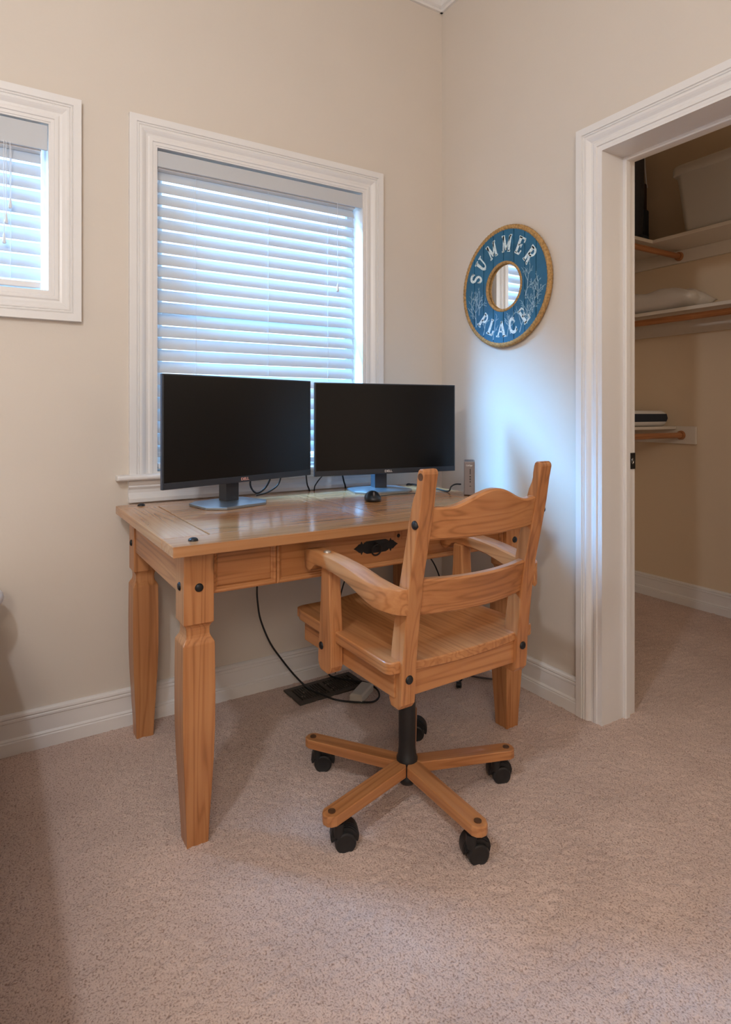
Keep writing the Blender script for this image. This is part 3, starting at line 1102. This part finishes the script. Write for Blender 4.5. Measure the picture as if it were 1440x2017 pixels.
cable('monitor_cable', 'black cable drooping in a loop behind the left monitor neck', [(-1.035, -.205, .885), (-1.032, -.190, .835), (-1.005, -.180, .806), (-.972, -.180, .822), (-.955, -.19, .860), (-.955, -.195, .90)], .0035, cable_m)
cable('monitor_cable', 'second looped cable right of the left monitor neck, slightly farther out', [(-1.00, -.165, .795), (-.955, -.165, .804), (-.915, -.168, .830), (-.905, -.178, .875), (-.91, -.19, .90)], .003, cable_m)
cable('monitor_cable', 'thin black cable falling left to right below the left monitor', [(-.800, -.16, .915), (-.772, -.112, .860), (-.742, -.062, .810), (-.722, -.047, .770), (-.715, -.047, .66)], .003, cable_m)
cable('monitor_cable', 'thin black cable slanting right to left below the left monitor', [(-.640, -.16, .910), (-.672, -.105, .865), (-.698, -.060, .812), (-.703, -.047, .772), (-.700, -.044, .64)], .0025, cable_m)
cable('monitor_cable', 'black cable slanting down between the two monitors', [(-.625, -.12, .915), (-.60, -.09, .866), (-.572, -.062, .812), (-.555, -.047, .775), (-.55, -.045, .64)], .0035, cable_m)

# mouse ----------------------------------------------------------------------
mouse = empty('computer_mouse', (-0.652, -0.412, ZT), R(-26))
tag(mouse, 'black computer mouse resting on the desk before the right monitor', 'mouse')
bm = bmesh.new()
bmesh.ops.create_uvsphere(bm, u_segments=28, v_segments=16, radius=1)
for v in bm.verts:
    x, y, z = v.co
    hgt = .037 * (1 - .25 * max(0, -y))
    wd = .032 * (1 - .12 * math.cos(y * 2.2))
    v.co = V((x * wd * (1.06 if z < .2 else 1), y * .055, max(z, -.35) * hgt * .72 + .0095))
for v in bm.verts:
    v.co.z = max(v.co.z, 0.0005)
obj('body', bm, plain('black_satin_plastic', (0.012, 0.013, 0.016), 0.28), mouse, smooth=70)
bm = bmesh.new()
lathe(bm, [(0, -.003), (.009, -.003), (.0105, -.001), (.0105, .001), (.009, .003), (0, .003)], 18, Matrix.Translation((0, -.034, .0265)) @ Matrix.Rotation(R(90), 4, 'Y'))
obj('scroll_wheel', bm, grey_cable, mouse, smooth=40)
bm = bmesh.new()
tube(bm, smooth_path([(0.004, .050, .010), (.012, .075, .004), (.035, .10, .0025), (.075, .125, .0025), (.13, .15, .0025), (.20, .17, .0025)], 8), .0016, 6)
obj('mouse_cord', bm, cable_m, mouse, smooth=180)

# docking station --------------------------------------------------------------
dock = empty('docking_station', (-0.236, -0.462, ZT), R(-41))
tag(dock, 'small upright grey aluminium docking station at the right end of the desk', 'docking station')
bm = bmesh.new(); box(bm, -.0205, .0205, -.049, .049, .002, .131); hs = obj('housing', bm, alu, dock, bevel=.002)
bm = bmesh.new(); box(bm, -.0185, .0185, -.0502, -.048, .004, .126); fp = obj('front_plate', bm, alu, dock, bevel=.0005)
bm = bmesh.new()
for k in range(9):
    box(bm, -.015 + k * .0034, -.0135 + k * .0034, -.044, .044, .1302, .1318)
obj('vent_ribs', bm, dark_port, dock)
bm = bmesh.new(); box(bm, .0015, .0045, -.0508, -.0495, .082, .103); obj('card_slot', bm, dark_port, dock)
for z in (.073, .064):
    bm = bmesh.new(); lathe(bm, [(0, 0), (.0028, 0), (.0028, .0008), (0, .0008)], 14, Matrix.Translation((.003, -.0499, z)) @ Matrix.Rotation(R(90), 4, 'X')); obj('audio_jack', bm, dark_port, dock)
bm = bmesh.new(); box(bm, .0015, .0045, -.0508, -.0495, .050, .058); obj('usb_port', bm, dark_port, dock)
bm = bmesh.new(); box(bm, .0005, .006, -.0508, -.0495, .036, .0385); obj('usb_port', bm, dark_port, dock)
bm = text_bm('CalDigit', .0072)
bmesh.ops.transform(bm, matrix=Matrix.Translation((-.0005, -.0506, .116)) @ Matrix.Rotation(R(90), 4, 'X'), verts=bm.verts)
lo = obj('lettering', bm, label_m, dock); lo['label'] = 'small white printed maker name'
cable('dock_cable', 'black cable plugged in behind the docking station', [(-.2265, -.4015, .812), (-.248, -.392, .812), (-.266, -.388, .803), (-.270, -.375, .7840), (-.262, -.30, .7838), (-.255, -.20, .7838), (-.25, -.10, .7838)], .003, cable_m)

# ------------------------------------------------------------------ round wall mirror
SY, SZ = -0.428, 1.621
sign = empty('round_wall_mirror', (0, SY, SZ))
tag(sign, 'round blue plank wall mirror with rope rims and white summer lettering', 'mirror')
# local: a = to the viewer's right (-y world), b = up, h = out of wall (-x)
PS = lambda a, b, h: V((-h, -a, b))
RO, RI = 0.236, 0.100
bm = bmesh.new()
nb = 8
edges = [-RO + 2 * RO * k / nb for k in range(nb + 1)]
for k in range(nb):
    x0, x1 = edges[k] + .0017, edges[k + 1] - .0017
    M_ = 14
    xs = np.linspace(x0, x1, M_)
    up = [(x, math.sqrt(max(RO * RO - x * x, 0))) for x in xs]
    lo = [(x, math.sqrt(max(RI * RI - x * x, 0)) if abs(x) < RI else 0) for x in xs]
    for sgn in (1, -1):
        for i in range(M_ - 1):
            q = [(lo[i][0], sgn * lo[i][1]), (lo[i + 1][0], sgn * lo[i + 1][1]), (up[i + 1][0], sgn * up[i + 1][1]), (up[i][0], sgn * up[i][1])]
            if abs(q[0][1] - q[3][1]) < 1e-6 and abs(q[1][1] - q[2][1]) < 1e-6:
                continue
            prism(bm, q, 0.010, 0.020, PS)
bmesh.ops.remove_doubles(bm, verts=bm.verts, dist=1e-5)
obj('plank_ring', bm, sign_m, sign)
bm = bmesh.new()
n = 64
ro = [(RO - .002) * 1.0] * n
lr = [[PS(r_ * math.cos(2 * PI * k / n), r_ * math.sin(2 * PI * k / n), h) for k in range(n)] for r_, h in ((RO - .004, .001), (RO - .004, .0125), (RI + .004, .0125), (RI + .004, .001))]
loft(bm, lr, caps=False, closed=True)
obj('backing_ring', bm, plain('dark_groove_board', (0.006, 0.022, 0.04), 0.7), sign, smooth=40)


def rope_bm(rad, r, hc, strands, nseg=360, nk=12):
    bm = bmesh.new()
    rings = []
    for i in range(nseg):
        t = 2 * PI * i / nseg
        ring = []
        for k in range(nk):
            p = 2 * PI * k / nk
            rr = r * (0.78 + 0.24 * abs(math.cos(1.5 * (p) + strands * t * .5)))
            ring.append(PS((rad + rr * math.cos(p)) * math.cos(t), (rad + rr * math.cos(p)) * math.sin(t), hc + rr * math.sin(p)))
        rings.append(ring)
    loft(bm, rings, closed=True)
    return bm


obj('outer_rope', rope_bm(RO + .005, .0115, .0135, 96), rope_m, sign, smooth=180)
obj('inner_rope', rope_bm(RI - .001, .0070, .0165, 54, 300), rope_m, sign, smooth=180)
bm = bmesh.new()
prism(bm, [(RI * math.cos(2 * PI * k / 48), RI * math.sin(2 * PI * k / 48)) for k in range(48)], 0.004, 0.009, PS)
obj('mirror_glass', bm, mirror_m, sign)

# letters: slab-serif strokes; cells 0..w x 0..1
def stroke(P, w):
    return ('s', P, w)


def arc(cx, cy, rx, ry, a0, a1, n=14):
    return [(cx + rx * math.cos(R(a0 + (a1 - a0) * i / n)), cy + ry * math.sin(R(a0 + (a1 - a0) * i / n))) for i in range(n + 1)]


def serif(x, y, w=.34):
    return stroke([(x - w / 2, y), (x + w / 2, y)], .08)


GL = {
    'S': (.74, [stroke(arc(.37, .745, .25, .215, 20, 270, 18) + arc(.37, .255, .25, .235, 90, -160, 18)[1:], .15), stroke([(.62, .70), (.62, .98)], .06), stroke([(.12, .02), (.12, .30)], .06)]),
    'U': (.86, [stroke([(.20, .97), (.20, .34)] + arc(.43, .34, .23, .29, 180, 270, 8)[1:], .17), stroke(arc(.43, .34, .23, .29, 270, 360, 8) + [(.66, .97)], .09), serif(.20, .96, .38), serif(.66, .96, .30)]),
    'M': (1.08, [stroke([(.18, .03), (.22, .97)], .09), stroke([(.22, .97), (.53, .12)], .17), stroke([(.53, .12), (.84, .97)], .08), stroke([(.84, .97), (.88, .03)], .18), serif(.17, .04, .30), serif(.89, .04, .36), stroke([(.06, .96), (.26, .96)], .08), stroke([(.80, .96), (1.0, .96)], .08)]),
    'E': (.80, [stroke([(.24, .03), (.24, .97)], .19), stroke([(.06, .04), (.70, .04)], .09), stroke([(.06, .96), (.68, .96)], .09), stroke([(.24, .51), (.54, .51)], .08), stroke([(.68, .04), (.72, .28)], .09), stroke([(.66, .96), (.68, .74)], .08), stroke([(.54, .40), (.54, .62)], .07)]),
    'R': (.88, [stroke([(.24, .03), (.24, .97)], .19), serif(.22, .04, .36), stroke([(.06, .96), (.42, .96)] + arc(.42, .74, .24, .22, 90, -90, 12)[1:] + [(.24, .52)], .12), stroke([(.44, .52), (.72, .04)], .17), stroke([(.64, .04), (.86, .04)], .08)]),
    'P': (.80, [stroke([(.24, .03), (.24, .97)], .19), serif(.24, .04, .40), stroke([(.06, .96), (.44, .96)] + arc(.44, .73, .24, .23, 90, -90, 12)[1:] + [(.24, .50)], .12)]),
    'L': (.74, [stroke([(.26, .03), (.26, .97)], .19), serif(.26, .96, .40), stroke([(.06, .04), (.66, .04)], .09), stroke([(.64, .04), (.68, .34)], .10)]),
    'A': (.96, [stroke([(.18, .03), (.46, .97)], .09), stroke([(.46, .97), (.78, .03)], .19), stroke([(.28, .34), (.66, .34)], .08), serif(.17, .04, .30), serif(.80, .04, .34), stroke([(.34, .96), (.54, .96)], .07)]),
    'C': (.80, [stroke(arc(.44, .5, .32, .43, 40, 320, 26), .15), stroke([(.70, .64), (.70, .98)], .07), stroke([(.70, .06), (.70, .34)], .07)]),
}
bm = bmesh.new()


def add_letter(ch, ang, rad, size, inward=False):
    w, st_ = GL[ch]
    for _, pts, sw in st_:
        pts = [V((a - w / 2, b - .5)) for a, b in pts]
        sw = sw * 1.28
        m = len(pts)
        Ls, Rs = [], []
        for i, p_ in enumerate(pts):
            t = (pts[min(i + 1, m - 1)] - pts[max(i - 1, 0)]).normalized()
            nrm = V((-t.y, t.x)) * sw / 2
            Ls.append(p_ + nrm); Rs.append(p_ - nrm)
        def put(p_, h):
            a, b = p_.x * size * .80, p_.y * size
            # bend along the ring
            if not inward:
                rr = rad + b
                th_ = ang + a / rad
                return PS(rr * math.sin(th_), rr * math.cos(th_), h)
            rr = rad - b
            th_ = ang + a / rad
            return PS(rr * math.sin(th_), -rr * math.cos(th_), h)
        for i in range(m - 1):
            q = [Ls[i], Rs[i], Rs[i + 1], Ls[i + 1]]
            lo_ = [bm.verts.new(put(c, .0195)) for c in q]
            hi_ = [bm.verts.new(put(c, .0206)) for c in q]
            bm.faces.new(hi_)
            for a_ in range(4):
                b_ = (a_ + 1) % 4
                bm.faces.new((lo_[a_], lo_[b_], hi_[b_], hi_[a_]))


for ch, a in zip('SUMMER', (-70, -48, -22, 6, 32, 56)):
    add_letter(ch, R(a), .176, .068)
for ch, a in zip('PLACE', (-43, -24, -4, 17, 40)):
    add_letter(ch, R(a), .176, .066, True)
le = obj('lettering', bm, letter_m, sign)
le['label'] = 'white slab-serif words SUMMER PLACE'
# coral sprigs painted on the boards
bm = bmesh.new()
rnd = random.Random(11)


def inside(a, b):
    return RI + .012 < math.hypot(a, b) < RO - .008


def sprig(a, b, ang, ln, w, depth):
    na, nb_ = a + ln * math.sin(ang), b + ln * math.cos(ang)
    if not inside(na, nb_):
        return
    d = V((math.sin(ang), math.cos(ang)))
    nrm = V((d.y, -d.x)) * w
    q = [V((a, b)) + nrm, V((a, b)) - nrm, V((na, nb_)) - nrm * .75, V((na, nb_)) + nrm * .75]
    lo_ = [bm.verts.new(PS(c.x, c.y, .0196)) for c in q]
    hi_ = [bm.verts.new(PS(c.x, c.y, .0202)) for c in q]
    bm.faces.new(hi_)
    for i in range(4):
        j = (i + 1) % 4
        bm.faces.new((lo_[i], lo_[j], hi_[j], hi_[i]))
    if depth <= 0:
        return
    sprig(na, nb_, ang + rnd.uniform(-.28, .28), ln * rnd.uniform(.74, .95), w * .85, depth - 1)
    for sgn in (-1, 1):
        if rnd.random() < .62:
            sprig(na, nb_, ang + sgn * rnd.uniform(.45, .9), ln * rnd.uniform(.5, .8), w * .7, depth - 2)


for a, b, ang, ln, dp in ((-.165, -.150, -.05, .034, 6), (-.185, -.110, -.25, .026, 5), (-.148, -.10, .15, .030, 6), (-.12, -.19, .3, .028, 4), (-.06, -.215, .1, .03, 4),
                          (.02, -.21, .25, .03, 4), (.09, -.20, .35, .03, 6), (.13, -.17, .2, .032, 6), (.16, -.13, .1, .030, 6), (.185, -.08, .05, .028, 5), (.12, -.06, .35, .032, 6), (.04, -.20, -.2, .028, 4)):
    sprig(a, b, ang, ln, .0019, dp)
co = obj('coral_motif', bm, coral_m, sign)
co['label'] = 'pale painted coral sprigs'

# ------------------------------------------------------------------ floor things
vent = empty('floor_register', (-.693, -.130, 0.0), R(2))
tag(vent, 'dark metal floor register set in the carpet under the desk', 'floor vent')
bm = bmesh.new()
hw, hd = .152, .071
zt = .0075
for (x0, x1, y0, y1) in ((-hw, hw, -hd, -hd + .022), (-hw, hw, hd - .022, hd), (-hw, -hw + .022, -hd + .022, hd - .022), (hw - .022, hw, -hd + .022, hd - .022), (-.009, .009, -hd + .022, hd - .022)):
    box(bm, x0, x1, y0, y1, 0.0, zt)
obj('frame', bm, vent_m, vent, bevel=.001)
bm = bmesh.new()
for bank in (-1, 1):
    xa, xb_ = (-hw + .022, -.009) if bank < 0 else (.009, hw - .022)
    for k in range(1, 11):
        x = xa + (xb_ - xa) * k / 11
        box(bm, x - .0023, x + .0023, -hd + .022, hd - .022, .001, zt - .0012)
obj('louvres', bm, vent_m, vent)
bm = bmesh.new(); box(bm, -hw + .01, hw - .01, -hd + .01, hd - .01, -.004, .0012); obj('duct', bm, vent_hole, vent)

ad = empty('power_adapter', (-.607, -.262, 0), R(36))
tag(ad, 'beige-grey power adapter block lying on the carpet beside the register', 'power adapter')
bm = bmesh.new()
loft(bm, [[V(p) for p in r] for r in ([(-.058, -.024, 0), (.058, -.024, 0), (.058, .024, 0), (-.058, .024, 0)], [(-.060, -.026, .006), (.060, -.026, .006), (.060, .026, .006), (-.060, .026, .006)],
      [(-.060, -.026, .026), (.060, -.026, .026), (.060, .026, .026), (-.060, .026, .026)], [(-.054, -.021, .033), (.054, -.021, .033), (.054, .021, .033), (-.054, .021, .033)])])
obj('body', bm, beige_plastic, ad, bevel=.002)
cable('power_cable', 'long black cord hanging from the desk and trailing over the floor register',
      [(-.945, -.085, .76), (-.950, -.085, .56), (-.965, -.085, .44), (-.962, -.088, .36), (-.950, -.090, .30), (-.915, -.092, .215), (-.870, -.095, .145), (-.815, -.10, .07), (-.770, -.13, .020), (-.742, -.185, .0125), (-.715, -.245, .0085), (-.672, -.290, .0075),
       (-.64, -.315, .008), (-.600, -.335, .008), (-.562, -.315, .008), (-.538, -.275, .008), (-.532, -.235, .009), (-.54, -.19, .012), (-.575, -.15, .013), (-.61, -.11, .013), (-.63, -.06, .010), (-.63, -.035, .012)], .0036, cable_m, 8)
cable('power_cable', 'black cable slanting behind the chair under the desk, right of the drawer pull', [(-.52, -.12, .70), (-.535, -.12, .60), (-.548, -.12, .55), (-.575, -.11, .46), (-.60, -.09, .36), (-.61, -.07, .24), (-.60, -.05, .13), (-.60, -.04, .0095)], .003, cable_m)
cable('power_cable', 'upper of the two cables seen between the chair back rails', [(-.37, -.10, .70), (-.345, -.11, .60), (-.30, -.11, .565), (-.22, -.11, .505), (-.14, -.11, .43), (-.085, -.11, .31), (-.06, -.11, .18), (-.05, -.12, .03), (-.06, -.16, .009)], .0033, cable_m)
cable('power_cable', 'lower of the two cables seen between the chair back rails', [(-.43, -.10, .69), (-.405, -.11, .59), (-.36, -.11, .545), (-.30, -.11, .50), (-.235, -.11, .45), (-.19, -.11, .35), (-.17, -.11, .2), (-.165, -.12, .04), (-.17, -.15, .009)], .0033, cable_m)
cable('grey_cord', 'grey cord lying on the carpet beside the right desk leg', [(-.155, -.33, .0095), (-.145, -.345, .009), (-.12, -.385, .009), (-.085, -.425, .009), (-.055, -.455, .009), (-.04, -.48, .009), (-.04, -.51, .009)], .004, grey_cable)
pl = empty('power_plug', (-.236, -.40, 0), R(-40))
tag(pl, 'small black plug lying loose on the carpet behind the chair', 'plug')
bm = bmesh.new(); box(bm, -.011, .011, -.014, .014, .003, .019); obj('body', bm, black_plastic, pl, bevel=.004)
for s in (-1, 1):
    bm = bmesh.new(); box(bm, s * .006 - .0008, s * .006 + .0008, -.030, -.012, .008, .014); obj('prong', bm, black_metal, pl)
bm = bmesh.new(); tube(bm, smooth_path([(0, .013, .011), (.002, .03, .010), (.012, .055, .008), (.018, .09, .0085)], 6), .003, 8); obj('cord', bm, cable_m, pl, smooth=180)

# ------------------------------------------------------------------ closet fittings
def shelf(label, board, cleats, loc):
    root = empty('closet_shelf', loc)
    tag(root, label, 'shelf', 'white closet shelves')
    i_ = Matrix.Translation(-V(loc))
    bm = bmesh.new()
    for b in board:
        box(bm, *b)
    bmesh.ops.transform(bm, matrix=i_, verts=bm.verts)
    obj('board', bm, shelf_m, root, bevel=.002)
    for c in cleats:
        bm = bmesh.new(); box(bm, *c)
        bmesh.ops.transform(bm, matrix=i_, verts=bm.verts)
        obj('cleat', bm, shelf_m, root, bevel=.0015)
    return root


SB = 1.262      # front edge of the shelves on the back wall
shelf('upper closet shelf turning the corner, carrying the clear bin', [(SB, XB, -2.395, -.262, 2.025, 2.044), (.18, XB, -.262, YL - .001, 2.025, 2.044)],
      [(XB - .018, XB, -2.395, YL - .02, 1.955, 2.025), (.18, XB - .02, YL - .018, YL - .001, 1.955, 2.025)], (SB, -.26, 2.025))
shelf('middle closet shelf under the plastic-wrapped pillow', [(SB, XB, -2.395, YL - .002, 1.633, 1.652)],
      [(XB - .018, XB, -2.395, YL - .02, 1.545, 1.633)], (SB, -.5, 1.633))
shelf('lower closet shelf with the striped cushion on it', [(.18, XB - .02, -.235, YL - .002, 1.003, 1.020)], [(XB - .019, XB - .001, -.345, YL - .02, .920, 1.020), (.18, XB - .02, YL - .018, YL - .001, .93, 1.003)], (.9, -.1, 1.003))


def rod(label, p0, p1, r, m, flange):
    root = empty('closet_rod', p0)
    tag(root, label, 'closet rod', 'wooden closet rods')
    d = V(p1) - V(p0)
    bm = bmesh.new(); tube(bm, [(0, 0, 0), d], r, 20); obj('pole', bm, m, root, smooth=50)
    if flange:
        bm = bmesh.new()
        M_ = Matrix.Translation(d) @ V((0, 0, 1)).rotation_difference(d.normalized()).to_matrix().to_4x4()
        lathe(bm, [(r + .001, -.014), (r + .006, -.014), (r + .008, -.010), (r + .010, -.0005), (r, -.0005)], 22, M_)
        obj('flange', bm, m, root, smooth=50)
    return root


rod('upper closet rod ending in a round socket below the corner shelf', (.20, -.250, 1.992), (XB - .018, -.250, 1.992), .0165, rod_x, True)
rod('middle closet rod running along the back wall', (1.285, -2.38, 1.600), (1.285, YL - .01, 1.600), .0175, rod_y, False)
rod('lower closet rod beneath the striped cushion', (.20, -.262, .969), (XB - .019, -.262, .969), .0165, rod_x, True)

# clear bin
bn = empty('storage_bin', (1.395, -.66, 2.044))
tag(bn, 'milky clear plastic storage bin on the upper closet shelf', 'storage bin')
def rr_ring(hx_, hy_, r_, z, n=6):
    out = []
    for cx_, cy_, a0 in ((hx_ - r_, hy_ - r_, 0), (-hx_ + r_, hy_ - r_, 90), (-hx_ + r_, -hy_ + r_, 180), (hx_ - r_, -hy_ + r_, 270)):
        for k in range(n + 1):
            a = R(a0 + 90 * k / n)
            out.append(V((cx_ + r_ * math.cos(a), cy_ + r_ * math.sin(a), z)))
    return out


bm = bmesh.new()
rings = [rr_ring(.105, .205, .03, .012), rr_ring(.120, .225, .035, .0), rr_ring(.125, .235, .04, .02), rr_ring(.140, .268, .04, .285), rr_ring(.141, .270, .04, .325), rr_ring(.1375, .266, .04, .325), rr_ring(.136, .263, .04, .285), rr_ring(.121, .230, .035, .024), rr_ring(.118, .222, .03, .016)]
loft(bm, rings)
obj('tub', bm, bin_m, bn, smooth=40)
bm = bmesh.new()
loft(bm, [rr_ring(.146, .282, .04, .300), rr_ring(.150, .288, .04, .306), rr_ring(.150, .288, .04, .335), rr_ring(.144, .280, .04, .352), rr_ring(.12, .25, .03, .356)])
obj('lid', bm, bin_m, bn, smooth=40)

# dark upright case with strap
cs = empty('travel_case', (1.20, -.055, 2.044))
tag(cs, 'dark grey upright travel case at the left end of the upper closet shelf', 'travel case')
bm = bmesh.new()
loft(bm, [rr_ring(.185, .060, .03, .0), rr_ring(.20, .070, .04, .02), rr_ring(.215, .075, .04, .30), rr_ring(.215, .075, .04, .62), rr_ring(.19, .06, .03, .66)])
obj('body', bm, charcoal_fab, cs, smooth=50)
bm = bmesh.new(); box(bm, .19, .245, -.07, .07, .005, .235); obj('side_pocket', bm, blackblue_fab, cs, bevel=.012, segs=3)
bm = bmesh.new(); box(bm, .205, .262, -.045, .045, .225, .40); hd_ = obj('leather_handle', bm, leather, cs, bevel=.01, segs=3)
hd_['label'] = 'dark brown leather handle'
bm = bmesh.new()
for dy in (-.012, .012):
    tube(bm, [(.232, dy - .03, .62), (.240, dy - .03, .50), (.255, dy - .03, .40), (.262, dy - .03, .375)], .004, 8)
obj('strap', bm, white_cord, cs, smooth=180)
bm = bmesh.new()
bmesh.ops.create_uvsphere(bm, u_segments=24, v_segments=12, radius=1)
for v in bm.verts:
    v.co = V((v.co.x * .105 + 1.215, v.co.y * .052 - .190, 2.0445 + .016 * (v.co.z + 1) * (1 + .3 * math.sin(v.co.x * 5))))
tag(obj('folded_bag', bm, blackblue_fab, smooth=180), 'flat black bag lying on the corner of the upper closet shelf', 'bag')

# pillows
def pillow_bm(hx_, hy_, hz_, wr, seed, flat=.0):
    bm = bmesh.new()
    rg = random.Random(seed)
    n_ = 26
    ph = [rg.uniform(0, 6) for _ in range(8)]
    g_ = {}
    for sgn in (1, -1):
        for j in range(n_ + 1):
            for i in range(n_ + 1):
                u, v = -1 + 2 * i / n_, -1 + 2 * j / n_
                edge = i in (0, n_) or j in (0, n_)
                if edge and sgn < 0:
                    g_[sgn, i, j] = g_[1, i, j]
                    continue
                t = ((1 - u ** 4) * (1 - v ** 4)) ** .55 if not edge else 0
                pin = 1 - .06 * (1 - abs(u)) * abs(v) - 0
                x, y = u * hx_ * (1 - .05 * (1 - v * v) * 0), v * hy_ * pin
                wv = wr * t * (math.sin(7 * u + ph[0] + 3 * v) + math.sin(9 * v + ph[1] - 4 * u) + .6 * math.sin(15 * u - 11 * v + ph[2]))
                z = sgn * hz_ * t + (wv if sgn > 0 else -abs(wv) * .2)
                g_[sgn, i, j] = bm.verts.new((x, y, max(z, -hz_) + hz_))
    for sgn in (1, -1):
        for j in range(n_):
            for i in range(n_):
                q = (g_[sgn, i, j], g_[sgn, i + 1, j], g_[sgn, i + 1, j + 1], g_[sgn, i, j + 1])
                bm.faces.new(q if sgn > 0 else q[::-1])
    return bm


p = obj('wrapped_pillow', pillow_bm(.135, .30, .062, .006, 3), pillow_m, smooth=180)
p.location = (1.405, -.165, 1.653)
tag(p, 'white pillow in clear wrapping on the middle closet shelf', 'pillow')
cu = empty('striped_cushion', (1.27, -.075, 1.021))
tag(cu, 'white cushion with a dark navy band on the lower closet shelf', 'cushion')
bm = bmesh.new()
loft(bm, [rr_ring(.225, .130, .06, .002), rr_ring(.238, .142, .07, .018), rr_ring(.243, .146, .07, .045), rr_ring(.238, .142, .07, .072), rr_ring(.215, .125, .06, .088)])
obj('cover', bm, cotton_m, cu, smooth=60)
bm = bmesh.new()
loft(bm, [rr_ring(.2405, .1445, .07, .026), rr_ring(.2455, .1485, .07, .045), rr_ring(.2410, .1450, .07, .070)], caps=False)
bm2 = [f for f in bm.faces if f.calc_center_median().x < -.16]
bmesh.ops.delete(bm, geom=bm2, context='FACES')
nb_ = obj('navy_band', bm, navy_m, cu, smooth=60)
nb_['label'] = 'dark navy fabric band'

# ------------------------------------------------------------------ bed and ceiling lamp beside the camera
bed = empty('bed', (-2.75, -1.05, 0))
tag(bed, 'bed with white bedding at the left edge under the high window', 'bed')
bm = bmesh.new(); box(bm, -.88, .88, -.93, .93, .10, .28)
for sx in (-1, 1):
    for sy in (-1, 1):
        box(bm, sx * .84 - .04, sx * .84 + .04, sy * .88 - .04, sy * .88 + .04, 0, .10)
obj('bed_frame', bm, bedwood_m, bed, bevel=.01)
bm = bmesh.new(); box(bm, -.885, .885, -.94, .94, .28, .50); obj('mattress', bm, bedding_m, bed, bevel=.05, segs=4)
bm = bmesh.new(); box(bm, -.905, .915, -.95, .955, .20, .555); obj('duvet', bm, bedding_m, bed, bevel=.05, segs=5)
bm = bmesh.new()
bmesh.ops.create_uvsphere(bm, u_segments=20, v_segments=12, radius=1)
for v in bm.verts:
    v.co = V((v.co.x * .10 + .855, v.co.y * .10 + .91, v.co.z * .05 + .545))
obj('bed_corner_fold', bm, bedding_m, bed, smooth=180)

cl = empty('ceiling_light', (-2.28, -1.88, H))
tag(cl, 'ceiling lamp on a short rod above the bed', 'lamp')
bm = bmesh.new(); lathe(bm, [(0, 0), (.07, 0), (.06, -.03), (.012, -.035), (.012, -.62), (.05, -.63), (.05, -.66), (0, -.66)], 24); obj('stem', bm, steel, cl, smooth=40)
bm = bmesh.new()
for k in range(3):
    a = k * 2 * PI / 3
    tube(bm, [(0, 0, -.65), (.10 * math.cos(a), .10 * math.sin(a), -.66), (.15 * math.cos(a), .15 * math.sin(a), -.70)], .006, 8)
obj('lamp_arm', bm, steel, cl, smooth=180)
